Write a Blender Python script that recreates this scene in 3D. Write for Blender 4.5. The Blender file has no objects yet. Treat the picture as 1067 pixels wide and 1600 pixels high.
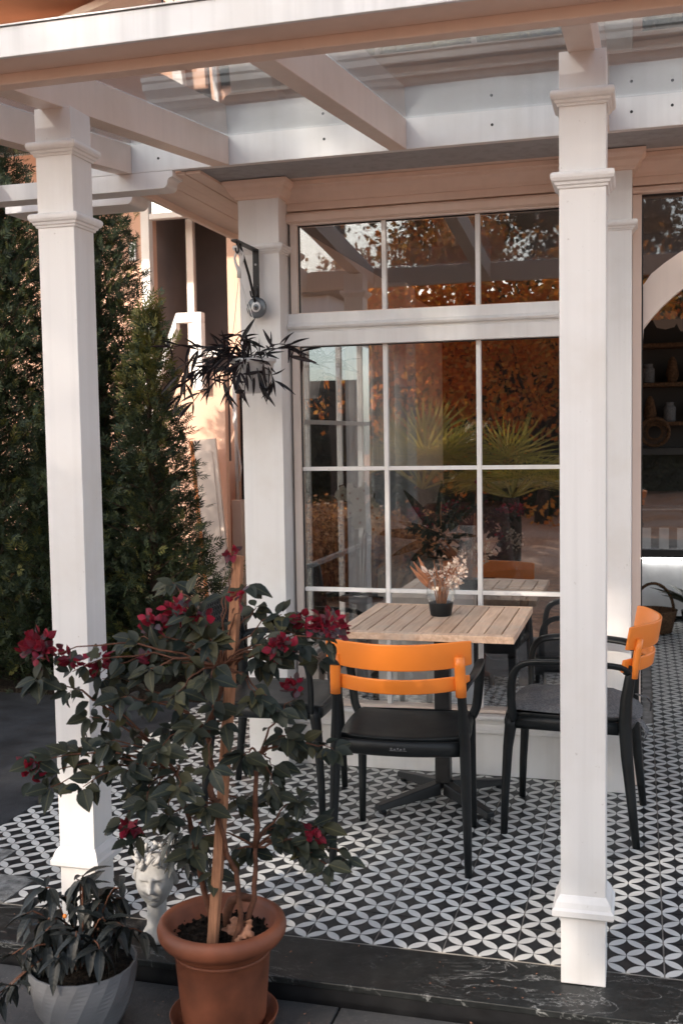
import bpy, bmesh, math, random
from mathutils import Vector, Matrix, Quaternion, noise
R = math.radians
rnd = random.Random(7)
C = bpy.context.scene.collection
S = bpy.context.scene

# ------------------------------------------------------------------ camera
cam = bpy.data.cameras.new('camera'); camo = bpy.data.objects.new('camera', cam); C.objects.link(camo)
cam.sensor_fit = 'VERTICAL'; cam.sensor_height = 24.0; cam.lens = 24.0 * 1681.1 / 1600.0
cam.clip_start = 0.05; cam.clip_end = 400
yaw, pit, rol = 0.2707682, -0.0689654, -0.0163292
f = Vector((-math.sin(yaw)*math.cos(pit), math.cos(yaw)*math.cos(pit), math.sin(pit)))
r0 = Vector((math.cos(yaw), math.sin(yaw), 0)); u0 = r0.cross(f)
r2 = r0*math.cos(rol) + u0*math.sin(rol); u2 = -r0*math.sin(rol) + u0*math.cos(rol)
camo.matrix_world = Matrix(((r2.x, u2.x, -f.x, 0.33277), (r2.y, u2.y, -f.y, -2.89775), (r2.z, u2.z, -f.z, 1.44817), (0, 0, 0, 1)))
cam.dof.use_dof = True; cam.dof.focus_distance = 3.9; cam.dof.aperture_fstop = 3.5
S.camera = camo

# ------------------------------------------------------------------ light
SUN = Vector((-0.42, -0.82, 0.425)).normalized()
W = bpy.data.worlds.new('World'); S.world = W; W.use_nodes = True
nt = W.node_tree; bg = nt.nodes['Background']
sky = nt.nodes.new('ShaderNodeTexSky'); sky.sky_type = 'NISHITA'; sky.sun_disc = False
sky.sun_elevation = math.asin(SUN.z); sky.sun_rotation = math.atan2(SUN.x, SUN.y)
sky.air_density = 1.0; sky.dust_density = 2.0; sky.ozone_density = 1.0
hsv = nt.nodes.new('ShaderNodeHueSaturation'); hsv.inputs['Saturation'].default_value = .62
nt.links.new(sky.outputs[0], hsv.inputs['Color']); nt.links.new(hsv.outputs[0], bg.inputs[0]); bg.inputs[1].default_value = 0.15
sl = bpy.data.lights.new('sun', 'SUN'); sl.energy = 2.9; sl.angle = R(0.55); sl.color = (1.0, 0.86, 0.72)
so = bpy.data.objects.new('sun', sl); C.objects.link(so)
so.rotation_euler = SUN.to_track_quat('Z', 'Y').to_euler()
S.view_settings.view_transform = 'Standard'; S.view_settings.look = 'None'
S.view_settings.gamma = 1.0; S.view_settings.use_curve_mapping = False
S.view_settings.exposure = 1.24

# ------------------------------------------------------------------ materials
def newmat(name):
    m = bpy.data.materials.new(name); m.use_nodes = True
    n = m.node_tree; return m, n, n.nodes['Principled BSDF']
def N(n, t, **k):
    x = n.nodes.new(t)
    for a, b in k.items():
        if a.startswith('i_'):
            key = a[2:]
            x.inputs[int(key) if key.isdigit() else key].default_value = b
        else: setattr(x, a, b)
    return x
def mth(n, op, a, b=None, c=None, clamp=False):
    x = n.nodes.new('ShaderNodeMath'); x.operation = op; x.use_clamp = clamp
    for i, v in enumerate((a, b, c)):
        if v is None: continue
        if isinstance(v, (int, float)): x.inputs[i].default_value = v
        else: n.links.new(v, x.inputs[i])
    return x.outputs[0]
def mixc(n, fac, a, b, blend='MIX'):
    x = n.nodes.new('ShaderNodeMix'); x.data_type = 'RGBA'; x.blend_type = blend
    for i, v in ((0, fac), (6, a), (7, b)):
        if isinstance(v, (int, float)): x.inputs[i].default_value = v
        elif isinstance(v, tuple): x.inputs[i].default_value = (*v[:3], 1)
        else: n.links.new(v, x.inputs[i])
    return x.outputs[2]
def ramp(n, fac, p0, p1):
    return mth(n, 'MULTIPLY', mth(n, 'SUBTRACT', fac, p0), 1.0/(p1-p0), clamp=True)
def coords(n, kind='Object', scale=(1, 1, 1)):
    tc = N(n, 'ShaderNodeTexCoord'); mp = N(n, 'ShaderNodeMapping'); mp.inputs['Scale'].default_value = scale
    n.links.new(tc.outputs[kind], mp.inputs[0]); return mp.outputs[0]
def pos(n, scale=(1, 1, 1)):
    g = N(n, 'ShaderNodeNewGeometry'); mp = N(n, 'ShaderNodeMapping'); mp.inputs['Scale'].default_value = scale
    n.links.new(g.outputs['Position'], mp.inputs[0]); return mp.outputs[0]
def nz(n, vec, scale, detail=4, rough=.55, dist=0):
    x = N(n, 'ShaderNodeTexNoise'); x.inputs['Scale'].default_value = scale; x.inputs['Detail'].default_value = detail
    x.inputs['Roughness'].default_value = rough; x.inputs['Distortion'].default_value = dist
    n.links.new(vec, x.inputs['Vector']); return x.outputs['Fac']
def bump(n, b, h, strength=.2, dist=.002):
    x = N(n, 'ShaderNodeBump'); x.inputs['Strength'].default_value = strength; x.inputs['Distance'].default_value = dist
    n.links.new(h, x.inputs['Height']); n.links.new(x.outputs[0], b.inputs['Normal'])

def simple(name, col, rough=.5, var=.12, vscale=9, bscale=60, bstr=.15, bdist=.002, spec=.5, rand=0.0, metal=0, stretch=(1, 1, 1)):
    m, n, b = newmat(name)
    v = pos(n, stretch); f1 = nz(n, v, vscale)
    dark = tuple(c*(1-var*2) for c in col); lite = tuple(min(1, c*(1+var)) for c in col)
    c = mixc(n, ramp(n, f1, .3, .7), dark, lite)
    if rand:
        oi = N(n, 'ShaderNodeObjectInfo'); hs = N(n, 'ShaderNodeHueSaturation')
        n.links.new(mth(n, 'MULTIPLY_ADD', oi.outputs['Random'], rand*2, 1-rand), hs.inputs['Value'])
        n.links.new(c, hs.inputs['Color']); c = hs.outputs[0]
    n.links.new(c, b.inputs['Base Color'])
    n.links.new(mth(n, 'MULTIPLY_ADD', f1, .2, rough-.1), b.inputs['Roughness'])
    b.inputs['Specular IOR Level'].default_value = spec; b.inputs['Metallic'].default_value = metal
    bump(n, b, nz(n, v, bscale, 3), bstr, bdist)
    return m

def paint(name, col, streak=.10, rough=.42):
    m, n, b = newmat(name)
    v = pos(n); s = nz(n, pos(n, (26, 26, .7)), 1.0, 3)
    blot = nz(n, v, 3.5, 5); fine = nz(n, v, 130, 2)
    c = mixc(n, ramp(n, s, .45, .8), col, tuple(x*(1-streak) for x in col))
    c = mixc(n, mth(n, 'MULTIPLY', ramp(n, blot, .48, .75), .75), c, tuple(x*k for x, k in zip(col, (.86, .83, .79))))
    speck = ramp(n, nz(n, v, 60, 3, .7), .70, .78)
    c = mixc(n, mth(n, 'MULTIPLY', speck, .5), c, (.25, .2, .16))
    n.links.new(c, b.inputs['Base Color']); b.inputs['Roughness'].default_value = rough
    bump(n, b, mth(n, 'ADD', mth(n, 'MULTIPLY', s, .6), mth(n, 'MULTIPLY', fine, .25)), .25, .0016)
    return m
M = {}
M['white'] = paint('white_paint', (.78, .765, .75))
M['trim'] = paint('cream_bounce_trim', (.77, .65, .57), .06)  # white timber tinted warm for bounced light; also plain cream on doors
M['cream'] = paint('cream_bounce_wall', (.79, .62, .52), .05, .5)  # white paint in a warmer tint that holds the salmon bounce under the roof
M['board'] = paint('grey_white_board', (.36, .37, .38), .3, .6)
M['gutter'] = paint('gutter_paint', (.76, .76, .76), .22, .35)
M['parapet'] = paint('parapet_paint', (.62, .59, .56), .3, .6)
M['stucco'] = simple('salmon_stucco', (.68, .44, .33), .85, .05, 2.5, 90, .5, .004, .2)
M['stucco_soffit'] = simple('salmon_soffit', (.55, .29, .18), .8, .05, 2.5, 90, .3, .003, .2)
M['black_plastic'] = simple('black_plastic', (.009, .011, .012), .42, .15, 12, 240, .35, .0005, .3)
M['orange'] = simple('orange_plastic', (.86, .235, .03), .36, .03, 8, 260, .3, .0004, .5)
M['cushion'] = simple('grey_felt', (.16, .16, .165), .95, .25, 130, 400, .8, .002, .1)
M['terracotta'] = simple('terracotta_plastic', (.215, .068, .033), .55, .24, 7, 120, .2, .001, .4)
M['concrete_pot'] = simple('pale_grey_pot', (.185, .185, .19), .55, .12, 10, 150, .2, .001, .4)
M['plaster'] = simple('white_plaster', (.42, .41, .39), .6, .1, 25, 150, .2, .001, .4)
M['iron'] = simple('black_iron', (.012, .012, .013), .4, .2, 20, 200, .3, .0006, .5)
M['string'] = simple('white_string', (.66, .66, .64), .7, .05, 20, 200, .2, .0005)
M['white_plastic'] = simple('white_plastic', (.7, .7, .7), .4, .05, 12, 150, .1, .0005)
M['soil'] = simple('dark_soil', (.022, .017, .013), .95, .5, 60, 90, 1.0, .01, .1)
M['stake'] = simple('stake_wood', (.44, .21, .115), .7, .22, 14, 90, .6, .002, .2, stretch=(9, 9, .8))
M['twig'] = simple('brown_twig', (.14, .062, .038), .75, .25, 40, 160, .5, .002, .2)
M['bark'] = simple('dark_bark', (.07, .05, .038), .9, .3, 12, 40, 1.0, .02, .1)
M['dryleaf'] = simple('dry_leaf', (.42, .21, .13), .75, .25, 40, 120, .6, .002, .2)
M['asphalt'] = simple('asphalt', (.032, .034, .038), .85, .3, 6, 220, .8, .004, .3)
M['concrete'] = simple('rough_concrete', (.24, .24, .23), .9, .3, 30, 160, .9, .005, .2)
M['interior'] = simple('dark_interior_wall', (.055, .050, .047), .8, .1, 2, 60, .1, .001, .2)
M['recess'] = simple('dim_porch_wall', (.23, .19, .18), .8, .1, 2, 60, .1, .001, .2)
M['curtain'] = simple('sheer_curtain', (.62, .63, .64), .85, .04, 4, 100, .1, .001, .1)
M['maroon'] = simple('maroon_leather', (.10, .028, .024), .5, .15, 6, 60, .3, .003, .5)
M['leather'] = simple('black_leather', (.022, .022, .024), .42, .15, 6, 60, .3, .003, .5)
M['brick'] = simple('brown_brick', (.30, .12, .065), .9, .2, 20, 100, .7, .004, .2, rand=.25)
M['wicker'] = simple('wicker', (.11, .06, .032), .8, .3, 60, 150, .8, .004, .2)
M['orangewood'] = simple('orange_wood_edge', (.62, .22, .07), .6, .15, 20, 60, .4, .002)
M['eye_glass'] = simple('smoky_blue_glass', (.13, .15, .165), .12, .15, 20, 60, .05, .0003, .8)
M['eye_white'] = simple('white_glass', (.68, .69, .7), .12, .03, 20, 60, .05, .0003, .8)
M['eye_black'] = simple('black_glass', (.01, .01, .012), .1, .1, 20, 60, .05, .0003, .8)
M['steel'] = simple('dull_steel', (.35, .35, .36), .35, .1, 20, 100, .1, .0004, .5, metal=.8)
M['whitehouse'] = simple('white_render', (.62, .63, .64), .8, .05, 2, 60, .2, .003)
M['slate'] = simple('dark_roof', (.03, .03, .032), .8, .2, 3, 60, .4, .005)

def m_leafy(name, cols, rough=.45, trans=.25, spec=.4, vein=0.0):
    m, n, b = newmat(name)
    oi = N(n, 'ShaderNodeObjectInfo'); v = pos(n)
    cr = N(n, 'ShaderNodeValToRGB'); e = cr.color_ramp.elements
    e[0].color = (*cols[0], 1); e[0].position = 0; e[1].color = (*cols[-1], 1); e[1].position = 1
    for i, c in enumerate(cols[1:-1]):
        x = cr.color_ramp.elements.new((i+1)/(len(cols)-1)); x.color = (*c, 1)
    g = N(n, 'ShaderNodeNewGeometry')
    fac = mth(n, 'FRACT', mth(n, 'ADD', mth(n, 'ADD', oi.outputs['Random'], g.outputs['Random Per Island']), mth(n, 'MULTIPLY', nz(n, v, 18, 2), .25)))
    n.links.new(fac, cr.inputs[0]); c = cr.outputs[0]
    if vein:
        oc = N(n, 'ShaderNodeTexCoord'); sp = N(n, 'ShaderNodeSeparateXYZ'); n.links.new(oc.outputs['Object'], sp.inputs[0])
        a = mth(n, 'ABSOLUTE', sp.outputs[0])
        mid = mth(n, 'SUBTRACT', 1.0, ramp(n, a, .008, .03), clamp=True)
        side = mth(n, 'SINE', mth(n, 'MULTIPLY', mth(n, 'SUBTRACT', sp.outputs[1], mth(n, 'MULTIPLY', a, .8)), 48))
        c = mixc(n, mth(n, 'MULTIPLY', mid, vein), c, tuple(min(1, x*2.2+.02) for x in cols[-1]))
        c = mixc(n, mth(n, 'MULTIPLY', ramp(n, side, .7, 1), vein*.2), c, tuple(x*1.25+.004 for x in cols[-1]))
        bump(n, b, side, .08, .004)
    n.links.new(c, b.inputs['Base Color']); b.inputs['Roughness'].default_value = rough
    b.inputs['Specular IOR Level'].default_value = spec
    if trans:
        t = N(n, 'ShaderNodeBsdfTranslucent'); n.links.new(mixc(n, 1.0, c, (1.0, .9, .55), 'MULTIPLY'), t.inputs[0])
        mx = N(n, 'ShaderNodeMixShader'); mx.inputs[0].default_value = trans
        n.links.new(b.outputs[0], mx.inputs[1]); n.links.new(t.outputs[0], mx.inputs[2])
        n.links.new(mx.outputs[0], n.nodes['Material Output'].inputs[0])
    return m
M['bleaf'] = m_leafy('bougainvillea_leaf', [(.011, .017, .013), (.022, .029, .022), (.040, .043, .026), (.016, .023, .018), (.07, .062, .024)], .5, .12, .3, .35)
M['bract'] = m_leafy('crimson_bract', [(.10, .006, .014), (.20, .010, .024), (.36, .016, .045), (.09, .03, .045), (.24, .012, .03)], .55, .3, .3, .3)
M['bract_grey'] = m_leafy('faded_bract', [(.10, .085, .10), (.16, .12, .14), (.09, .05, .07)], .6, .3, .3, .2)
M['darkleaf'] = m_leafy('dark_drooping_leaf', [(.012, .016, .016), (.02, .024, .023), (.03, .03, .024)], .45, .1, .4, .4)
M['purpleleaf'] = m_leafy('dark_purple_leaf', [(.008, .008, .010), (.012, .010, .012), (.022, .012, .013)], .45, .04, .3, .1)
M['conifer'] = m_leafy('conifer_green', [(.020, .036, .024), (.03, .046, .025), (.045, .06, .022), (.018, .03, .022)], .6, .2, .3)
M['conifer_gold'] = m_leafy('conifer_gold_tip_sunlit_top', [(.09, .105, .03), (.13, .12, .035), (.06, .08, .03)], .6, .3, .3)  # golden tips, and painted sunlight at the small conifer's top
M['autumn'] = m_leafy('autumn_leaf', [(.75, .25, .05), (.85, .38, .09), (.62, .16, .04), (.45, .25, .06), (.85, .5, .2)], .6, .7, .3)
M['greentree'] = m_leafy('dark_green_leaf', [(.03, .045, .02), (.05, .06, .02), (.07, .07, .025)], .5, .3, .4)
M['palm'] = m_leafy('palm_leaf', [(.55, .45, .10), (.34, .33, .08), (.62, .5, .18), (.2, .22, .06)], .4, .5, .5)
M['rust'] = m_leafy('rust_grass', [(.6, .27, .13), (.7, .38, .2), (.3, .11, .05), (.12, .06, .035)], .7, .5, .2)
M['orchid'] = m_leafy('white_orchid', [(.82, .80, .76), (.86, .85, .83)], .5, .3, .3)
M['dracaena'] = m_leafy('green_strap_leaf', [(.03, .045, .035), (.05, .06, .04), (.025, .03, .028)], .35, .1, .5)
M['dryflower'] = m_leafy('dried_flower', [(.72, .58, .5), (.8, .7, .62), (.55, .35, .27)], .8, .2, .2)
M['drystem'] = simple('dried_stem', (.42, .17, .08), .8, .2, 40, 100, .3, .001)

def m_glass(name, tint=(1, 1, 1), boost=1.0, rough=0.0, dirt=0.0, ior=1.5):
    m = bpy.data.materials.new(name); m.use_nodes = True; n = m.node_tree
    n.nodes.remove(n.nodes['Principled BSDF']); out = n.nodes['Material Output']
    tr = N(n, 'ShaderNodeBsdfTransparent'); tr.inputs[0].default_value = (*tint, 1)
    gl = N(n, 'ShaderNodeBsdfGlossy'); gl.inputs['Roughness'].default_value = rough
    lw = N(n, 'ShaderNodeLayerWeight'); lw.inputs[0].default_value = .5; f0 = ((ior-1)/(ior+1))**2
    fac = mth(n, 'MULTIPLY', mth(n, 'MULTIPLY_ADD', mth(n, 'POWER', lw.outputs['Facing'], 4.0), 1-f0, f0), boost, clamp=True)
    mx = N(n, 'ShaderNodeMixShader'); n.links.new(fac, mx.inputs[0]); n.links.new(tr.outputs[0], mx.inputs[1]); n.links.new(gl.outputs[0], mx.inputs[2])
    # gentle waviness of float glass
    w = nz(n, pos(n), 2.2, 2); bp = N(n, 'ShaderNodeBump'); bp.inputs['Strength'].default_value = .12; bp.inputs['Distance'].default_value = .006
    n.links.new(w, bp.inputs['Height']); n.links.new(bp.outputs[0], gl.inputs['Normal'])
    last = mx.outputs[0]
    if dirt:
        d = N(n, 'ShaderNodeBsdfDiffuse'); d.inputs[0].default_value = (.5, .48, .45, 1)
        df = mth(n, 'MULTIPLY', ramp(n, nz(n, pos(n), 5, 6, .65), .35, .8), dirt)
        m2 = N(n, 'ShaderNodeMixShader'); n.links.new(df, m2.inputs[0]); n.links.new(last, m2.inputs[1]); n.links.new(d.outputs[0], m2.inputs[2]); last = m2.outputs[0]
    n.links.new(last, out.inputs[0]); return m
M['glass'] = m_glass('window_glass', (.94, .95, .945), 1.0, 0, .005, 3.6)
M['roofglass'] = m_glass('roof_glass', (.82, .85, .87), 1.2, 0.02, .05, 1.5)
M['vaseglass'] = m_glass('clear_glass', (.97, .98, .98), .9, .01, 0, 1.7)

def m_tile():
    m, n, b = newmat('encaustic_tile')
    tc = N(n, 'ShaderNodeTexCoord'); sp = N(n, 'ShaderNodeSeparateXYZ'); n.links.new(tc.outputs['Object'], sp.inputs[0])
    x, y = sp.outputs[0], sp.outputs[1]; k = 1/0.1
    u = mth(n, 'MULTIPLY', mth(n, 'ADD', x, y), k); v = mth(n, 'MULTIPLY', mth(n, 'SUBTRACT', y, x), k)
    def petal(u, v):
        dv = mth(n, 'ABSOLUTE', mth(n, 'SUBTRACT', v, mth(n, 'ROUND', v)))
        pu = mth(n, 'SUBTRACT', mth(n, 'FRACT', mth(n, 'ADD', u, 8.0)), .5)
        h = mth(n, 'SUBTRACT', mth(n, 'SQRT', mth(n, 'SUBTRACT', .5, mth(n, 'MULTIPLY', pu, pu))), .512)
        return ramp(n, mth(n, 'SUBTRACT', h, dv), -.006, .012)
    mask = mth(n, 'MAXIMUM', petal(u, v), petal(v, u))
    p = pos(n); wear = nz(n, p, 34, 5, .65); oi = N(n, 'ShaderNodeObjectInfo')
    lo = mth(n, 'MULTIPLY_ADD', oi.outputs['Random'], .22, .86)
    dark = mixc(n, ramp(n, wear, .4, .75), (.010, .012, .014), (.026, .028, .030))
    lite = mixc(n, ramp(n, nz(n, p, 11, 5), .35, .75), (.70, .70, .665), (.56, .56, .535))
    col = mixc(n, mask, dark, lite)
    col = mixc(n, mth(n, 'MULTIPLY', ramp(n, nz(n, p, 2.3, 6, .7), .5, .85), .35), col, (.17, .155, .14))
    hs = N(n, 'ShaderNodeHueSaturation'); n.links.new(lo, hs.inputs['Value']); n.links.new(col, hs.inputs['Color'])
    n.links.new(hs.outputs[0], b.inputs['Base Color'])
    n.links.new(mth(n, 'MULTIPLY_ADD', nz(n, p, 8, 4), .35, .24), b.inputs['Roughness'])
    bump(n, b, mth(n, 'ADD', wear, mth(n, 'MULTIPLY', mask, .25)), .12, .001)
    return m
M['tile'] = m_tile()
M['grout'] = simple('grey_grout', (.33, .31, .28), .95, .25, 12, 120, .5, .002, .2)

def m_marble():
    m, n, b = newmat('black_marble'); v = pos(n)
    a = nz(n, pos(n, (1.0, 2.4, 1)), 3.2, 6, .6, 1.6); l = mth(n, 'ABSOLUTE', mth(n, 'SUBTRACT', a, .5))
    vein = mth(n, 'SUBTRACT', 1.0, ramp(n, l, .0, .009), clamp=True)
    a2 = nz(n, pos(n, (1.0, 1.6, 1)), 9, 5, .6, 1.0); l2 = mth(n, 'ABSOLUTE', mth(n, 'SUBTRACT', a2, .47))
    vein2 = mth(n, 'SUBTRACT', 1.0, ramp(n, l2, .0, .01), clamp=True)
    msk = ramp(n, nz(n, v, 3.0, 3), .45, .6); msk2 = ramp(n, nz(n, v, 13, 3), .5, .66)
    c = mixc(n, ramp(n, nz(n, v, 30, 6, .7), .35, .75), (.006, .007, .007), (.020, .023, .022))
    c = mixc(n, mth(n, 'MULTIPLY', mth(n, 'MULTIPLY', vein, msk), .8), c, (.42, .42, .40))
    c = mixc(n, mth(n, 'MULTIPLY', mth(n, 'MULTIPLY', vein2, msk2), .5), c, (.3, .3, .29))
    c = mixc(n, mth(n, 'MULTIPLY', ramp(n, nz(n, v, 60, 4, .7), .6, .75), .10), c, (.16, .15, .14))
    n.links.new(c, b.inputs['Base Color']); n.links.new(mth(n, 'MULTIPLY_ADD', nz(n, v, 10, 4), .4, .25), b.inputs['Roughness'])
    bump(n, b, nz(n, v, 40, 5, .7), .35, .002); return m
M['marble'] = m_marble()
def m_paving():
    m, n, b = newmat('worn_paving'); v = pos(n); oi = N(n, 'ShaderNodeObjectInfo')
    c = mixc(n, ramp(n, nz(n, v, 3.2, 6, .65), .35, .72), (.040, .041, .042), (.12, .115, .11))
    c = mixc(n, mth(n, 'MULTIPLY', ramp(n, nz(n, v, 45, 4, .7), .55, .72), .5), c, (.17, .155, .14))
    c = mixc(n, mth(n, 'MULTIPLY', ramp(n, nz(n, v, 110, 2, .7), .72, .78), .8), c, (.5, .47, .43))
    hs = N(n, 'ShaderNodeHueSaturation'); n.links.new(mth(n, 'MULTIPLY_ADD', oi.outputs['Random'], .4, .8), hs.inputs['Value']); n.links.new(c, hs.inputs['Color'])
    n.links.new(hs.outputs[0], b.inputs['Base Color']); n.links.new(mth(n, 'MULTIPLY_ADD', nz(n, v, 6, 4), .4, .35), b.inputs['Roughness'])
    bump(n, b, nz(n, v, 70, 6, .7), .6, .004); return m
M['paving'] = m_paving()
def m_tablewood():
    m, n, b = newmat('oiled_teak'); oi = N(n, 'ShaderNodeObjectInfo'); tc = N(n, 'ShaderNodeTexCoord')
    cb = N(n, 'ShaderNodeCombineXYZ'); n.links.new(mth(n, 'MULTIPLY', oi.outputs['Random'], 9), cb.inputs[0])
    ad = N(n, 'ShaderNodeVectorMath'); ad.operation = 'ADD'; n.links.new(tc.outputs['Object'], ad.inputs[0]); n.links.new(cb.outputs[0], ad.inputs[1])
    mp = N(n, 'ShaderNodeMapping'); mp.inputs['Scale'].default_value = (28, 2.2, 28); n.links.new(ad.outputs[0], mp.inputs[0])
    g = nz(n, mp.outputs[0], 2.0, 6, .6, .6)
    c = mixc(n, ramp(n, g, .3, .7), (.44, .27, .175), (.68, .49, .35))
    c = mixc(n, mth(n, 'MULTIPLY', ramp(n, nz(n, pos(n), 9, 4), .5, .75), .45), c, (.42, .39, .34))
    hs = N(n, 'ShaderNodeHueSaturation'); n.links.new(mth(n, 'MULTIPLY_ADD', oi.outputs['Random'], .35, .85), hs.inputs['Value']); n.links.new(c, hs.inputs['Color'])
    n.links.new(hs.outputs[0], b.inputs['Base Color']); b.inputs['Roughness'].default_value = .48
    bump(n, b, g, .3, .001); return m
M['teak'] = m_tablewood()
def m_litter():
    m, n, b = newmat('leaf_littered_ground'); v = pos(n)
    vo = N(n, 'ShaderNodeTexVoronoi'); vo.inputs['Scale'].default_value = 14; n.links.new(v, vo.inputs['Vector'])
    cr = N(n, 'ShaderNodeValToRGB'); e = cr.color_ramp.elements; e[0].color = (.22, .09, .04, 1); e[1].color = (.68, .34, .18, 1)
    x = e.new(.5); x.color = (.42, .17, .065, 1); sp = N(n, 'ShaderNodeSeparateColor'); n.links.new(vo.outputs['Color'], sp.inputs[0]); n.links.new(sp.outputs[0], cr.inputs[0])
    c = mixc(n, ramp(n, nz(n, v, .8, 4), .35, .6), cr.outputs[0], (.47, .29, .20))
    n.links.new(c, b.inputs['Base Color']); b.inputs['Roughness'].default_value = .85
    bump(n, b, vo.outputs['Distance'], .8, .02); return m
M['litter'] = m_litter()
def m_emit(name, col, s):
    m = bpy.data.materials.new(name); m.use_nodes = True; n = m.node_tree; n.nodes.remove(n.nodes['Principled BSDF'])
    e = N(n, 'ShaderNodeEmission'); e.inputs[0].default_value = (*col, 1); e.inputs[1].default_value = s
    n.links.new(e.outputs[0], n.nodes['Material Output'].inputs[0]); return m
M['led'] = m_emit('led_strip_light', (1, .98, .95), 5.0)
M['lampglow'] = m_emit('faint_lamp_globe', (1, .62, .45), .022)

# ------------------------------------------------------------------ helpers
def link(name, me, parent=None, mat=None, bevel=0, smooth=False, loc=None, rot=None, kind=None, seg=2):
    if mat is not None and not me.materials: me.materials.append(mat)
    if smooth:
        for p in me.polygons: p.use_smooth = True
    o = bpy.data.objects.new(name, me); C.objects.link(o)
    if parent is not None: o.parent = parent
    if loc is not None: o.location = loc
    if rot is not None: o.rotation_euler = rot
    if bevel:
        b = o.modifiers.new('bevel', 'BEVEL'); b.width = bevel; b.segments = seg; b.limit_method = 'ANGLE'; b.angle_limit = R(35)
        b.harden_normals = False
    if kind: o['kind'] = kind
    return o
def pyd(name, v, fc):
    me = bpy.data.meshes.new(name); me.from_pydata(v, [], fc); me.update(); return me
class MB:
    def __init__(s): s.v = []; s.f = []
    def box(s, x0, x1, y0, y1, z0, z1):
        b = len(s.v)
        s.v += [(x0, y0, z0), (x1, y0, z0), (x1, y1, z0), (x0, y1, z0), (x0, y0, z1), (x1, y0, z1), (x1, y1, z1), (x0, y1, z1)]
        s.f += [tuple(b+i for i in q) for q in ((3, 2, 1, 0), (4, 5, 6, 7), (0, 1, 5, 4), (1, 2, 6, 5), (2, 3, 7, 6), (3, 0, 4, 7))]
        return s
    def hexa(s, pts):
        b = len(s.v); s.v += [tuple(p) for p in pts]
        s.f += [tuple(b+i for i in q) for q in ((3, 2, 1, 0), (4, 5, 6, 7), (0, 1, 5, 4), (1, 2, 6, 5), (2, 3, 7, 6), (3, 0, 4, 7))]
        return s
    def tube(s, pts, rad, n=8, sx=1, caps=True, up=None):
        pts = [Vector(p) for p in pts]
        if isinstance(rad, (int, float)): rad = [rad]*len(pts)
        b = len(s.v); prev = None
        for i, p in enumerate(pts):
            t = (pts[min(i+1, len(pts)-1)] - pts[max(i-1, 0)]).normalized()
            if prev is None:
                a = Vector(up) if up else (Vector((0, 0, 1)) if abs(t.z) < .9 else Vector((1, 0, 0)))
                nrm = (a - t*a.dot(t)).normalized()
            else: nrm = (prev - t*prev.dot(t)).normalized()
            prev = nrm; bn = t.cross(nrm)
            r = rad[i]
            rx, ry = (r if isinstance(r, tuple) else (r, r*sx))
            for k in range(n):
                a = 2*math.pi*k/n
                s.v.append(tuple(p + nrm*math.cos(a)*rx + bn*math.sin(a)*ry))
        for i in range(len(pts)-1):
            for k in range(n):
                k2 = (k+1) % n
                s.f.append((b+i*n+k, b+i*n+k2, b+(i+1)*n+k2, b+(i+1)*n+k))
        if caps:
            s.f.append(tuple(b+k for k in range(n))[::-1]); s.f.append(tuple(b+(len(pts)-1)*n+k for k in range(n)))
        return s
    def lathe(s, prof, n=32, c=(0, 0, 0), closed=False):
        b = len(s.v)
        for r, z in prof:
            for k in range(n):
                a = 2*math.pi*k/n; s.v.append((c[0]+r*math.cos(a), c[1]+r*math.sin(a), c[2]+z))
        m = len(prof)
        for i in range(m if closed else m-1):
            j = (i+1) % m
            for k in range(n):
                k2 = (k+1) % n; s.f.append((b+i*n+k, b+i*n+k2, b+j*n+k2, b+j*n+k))
        if not closed:
            if prof[0][0] > 1e-6: s.f.append(tuple(b+k for k in range(n))[::-1])
            if prof[-1][0] > 1e-6: s.f.append(tuple(b+(m-1)*n+k for k in range(n)))
        return s
    def prism(s, poly, y0, y1, axis='y'):
        b = len(s.v); n = len(poly)
        for yy in (y0, y1):
            for p, q in poly:
                s.v.append((p, yy, q) if axis == 'y' else ((yy, p, q) if axis == 'x' else (p, q, yy)))
        s.f.append(tuple(range(b, b+n))); s.f.append(tuple(range(b+2*n-1, b+n-1, -1)))
        for i in range(n):
            j = (i+1) % n; s.f.append((b+i, b+i+n, b+j+n, b+j))
        return s
    def mesh(s, name):
        me = pyd(name, s.v, s.f)
        bm = bmesh.new(); bm.from_mesh(me); bmesh.ops.recalc_face_normals(bm, faces=bm.faces); bm.to_mesh(me); bm.free(); return me
    def ob(s, name, mat, parent=None, bevel=0, smooth=False, **k):
        return link(name, s.mesh(name), parent, mat, bevel, smooth, **k)
def thing(name, label, cat, loc=(0, 0, 0), rz=0, group=None, rot=None):
    o = bpy.data.objects.new(name, None); C.objects.link(o); o.location = loc
    o.rotation_euler = rot if rot else (0, 0, rz)
    o.empty_display_size = .1
    tag(o, label, cat, group); return o
def tag(o, label, cat, group=None):
    o['label'] = label; o['category'] = cat
    if group: o['group'] = group
    return o
def struct(name, mb, mat, bevel=0, **k):
    o = mb.ob(name, mat, None, bevel, **k); o['kind'] = 'structure'; return o
def copy_tree(o, parent=None):
    c = o.copy(); C.objects.link(c)
    if parent is not None: c.parent = parent
    for ch in list(o.children): copy_tree(ch, c)
    return c
def inst(name, me, parent, M4):
    o = bpy.data.objects.new(name, me); C.objects.link(o)
    if parent is not None: o.parent = parent
    o.matrix_basis = M4; return o
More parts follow.
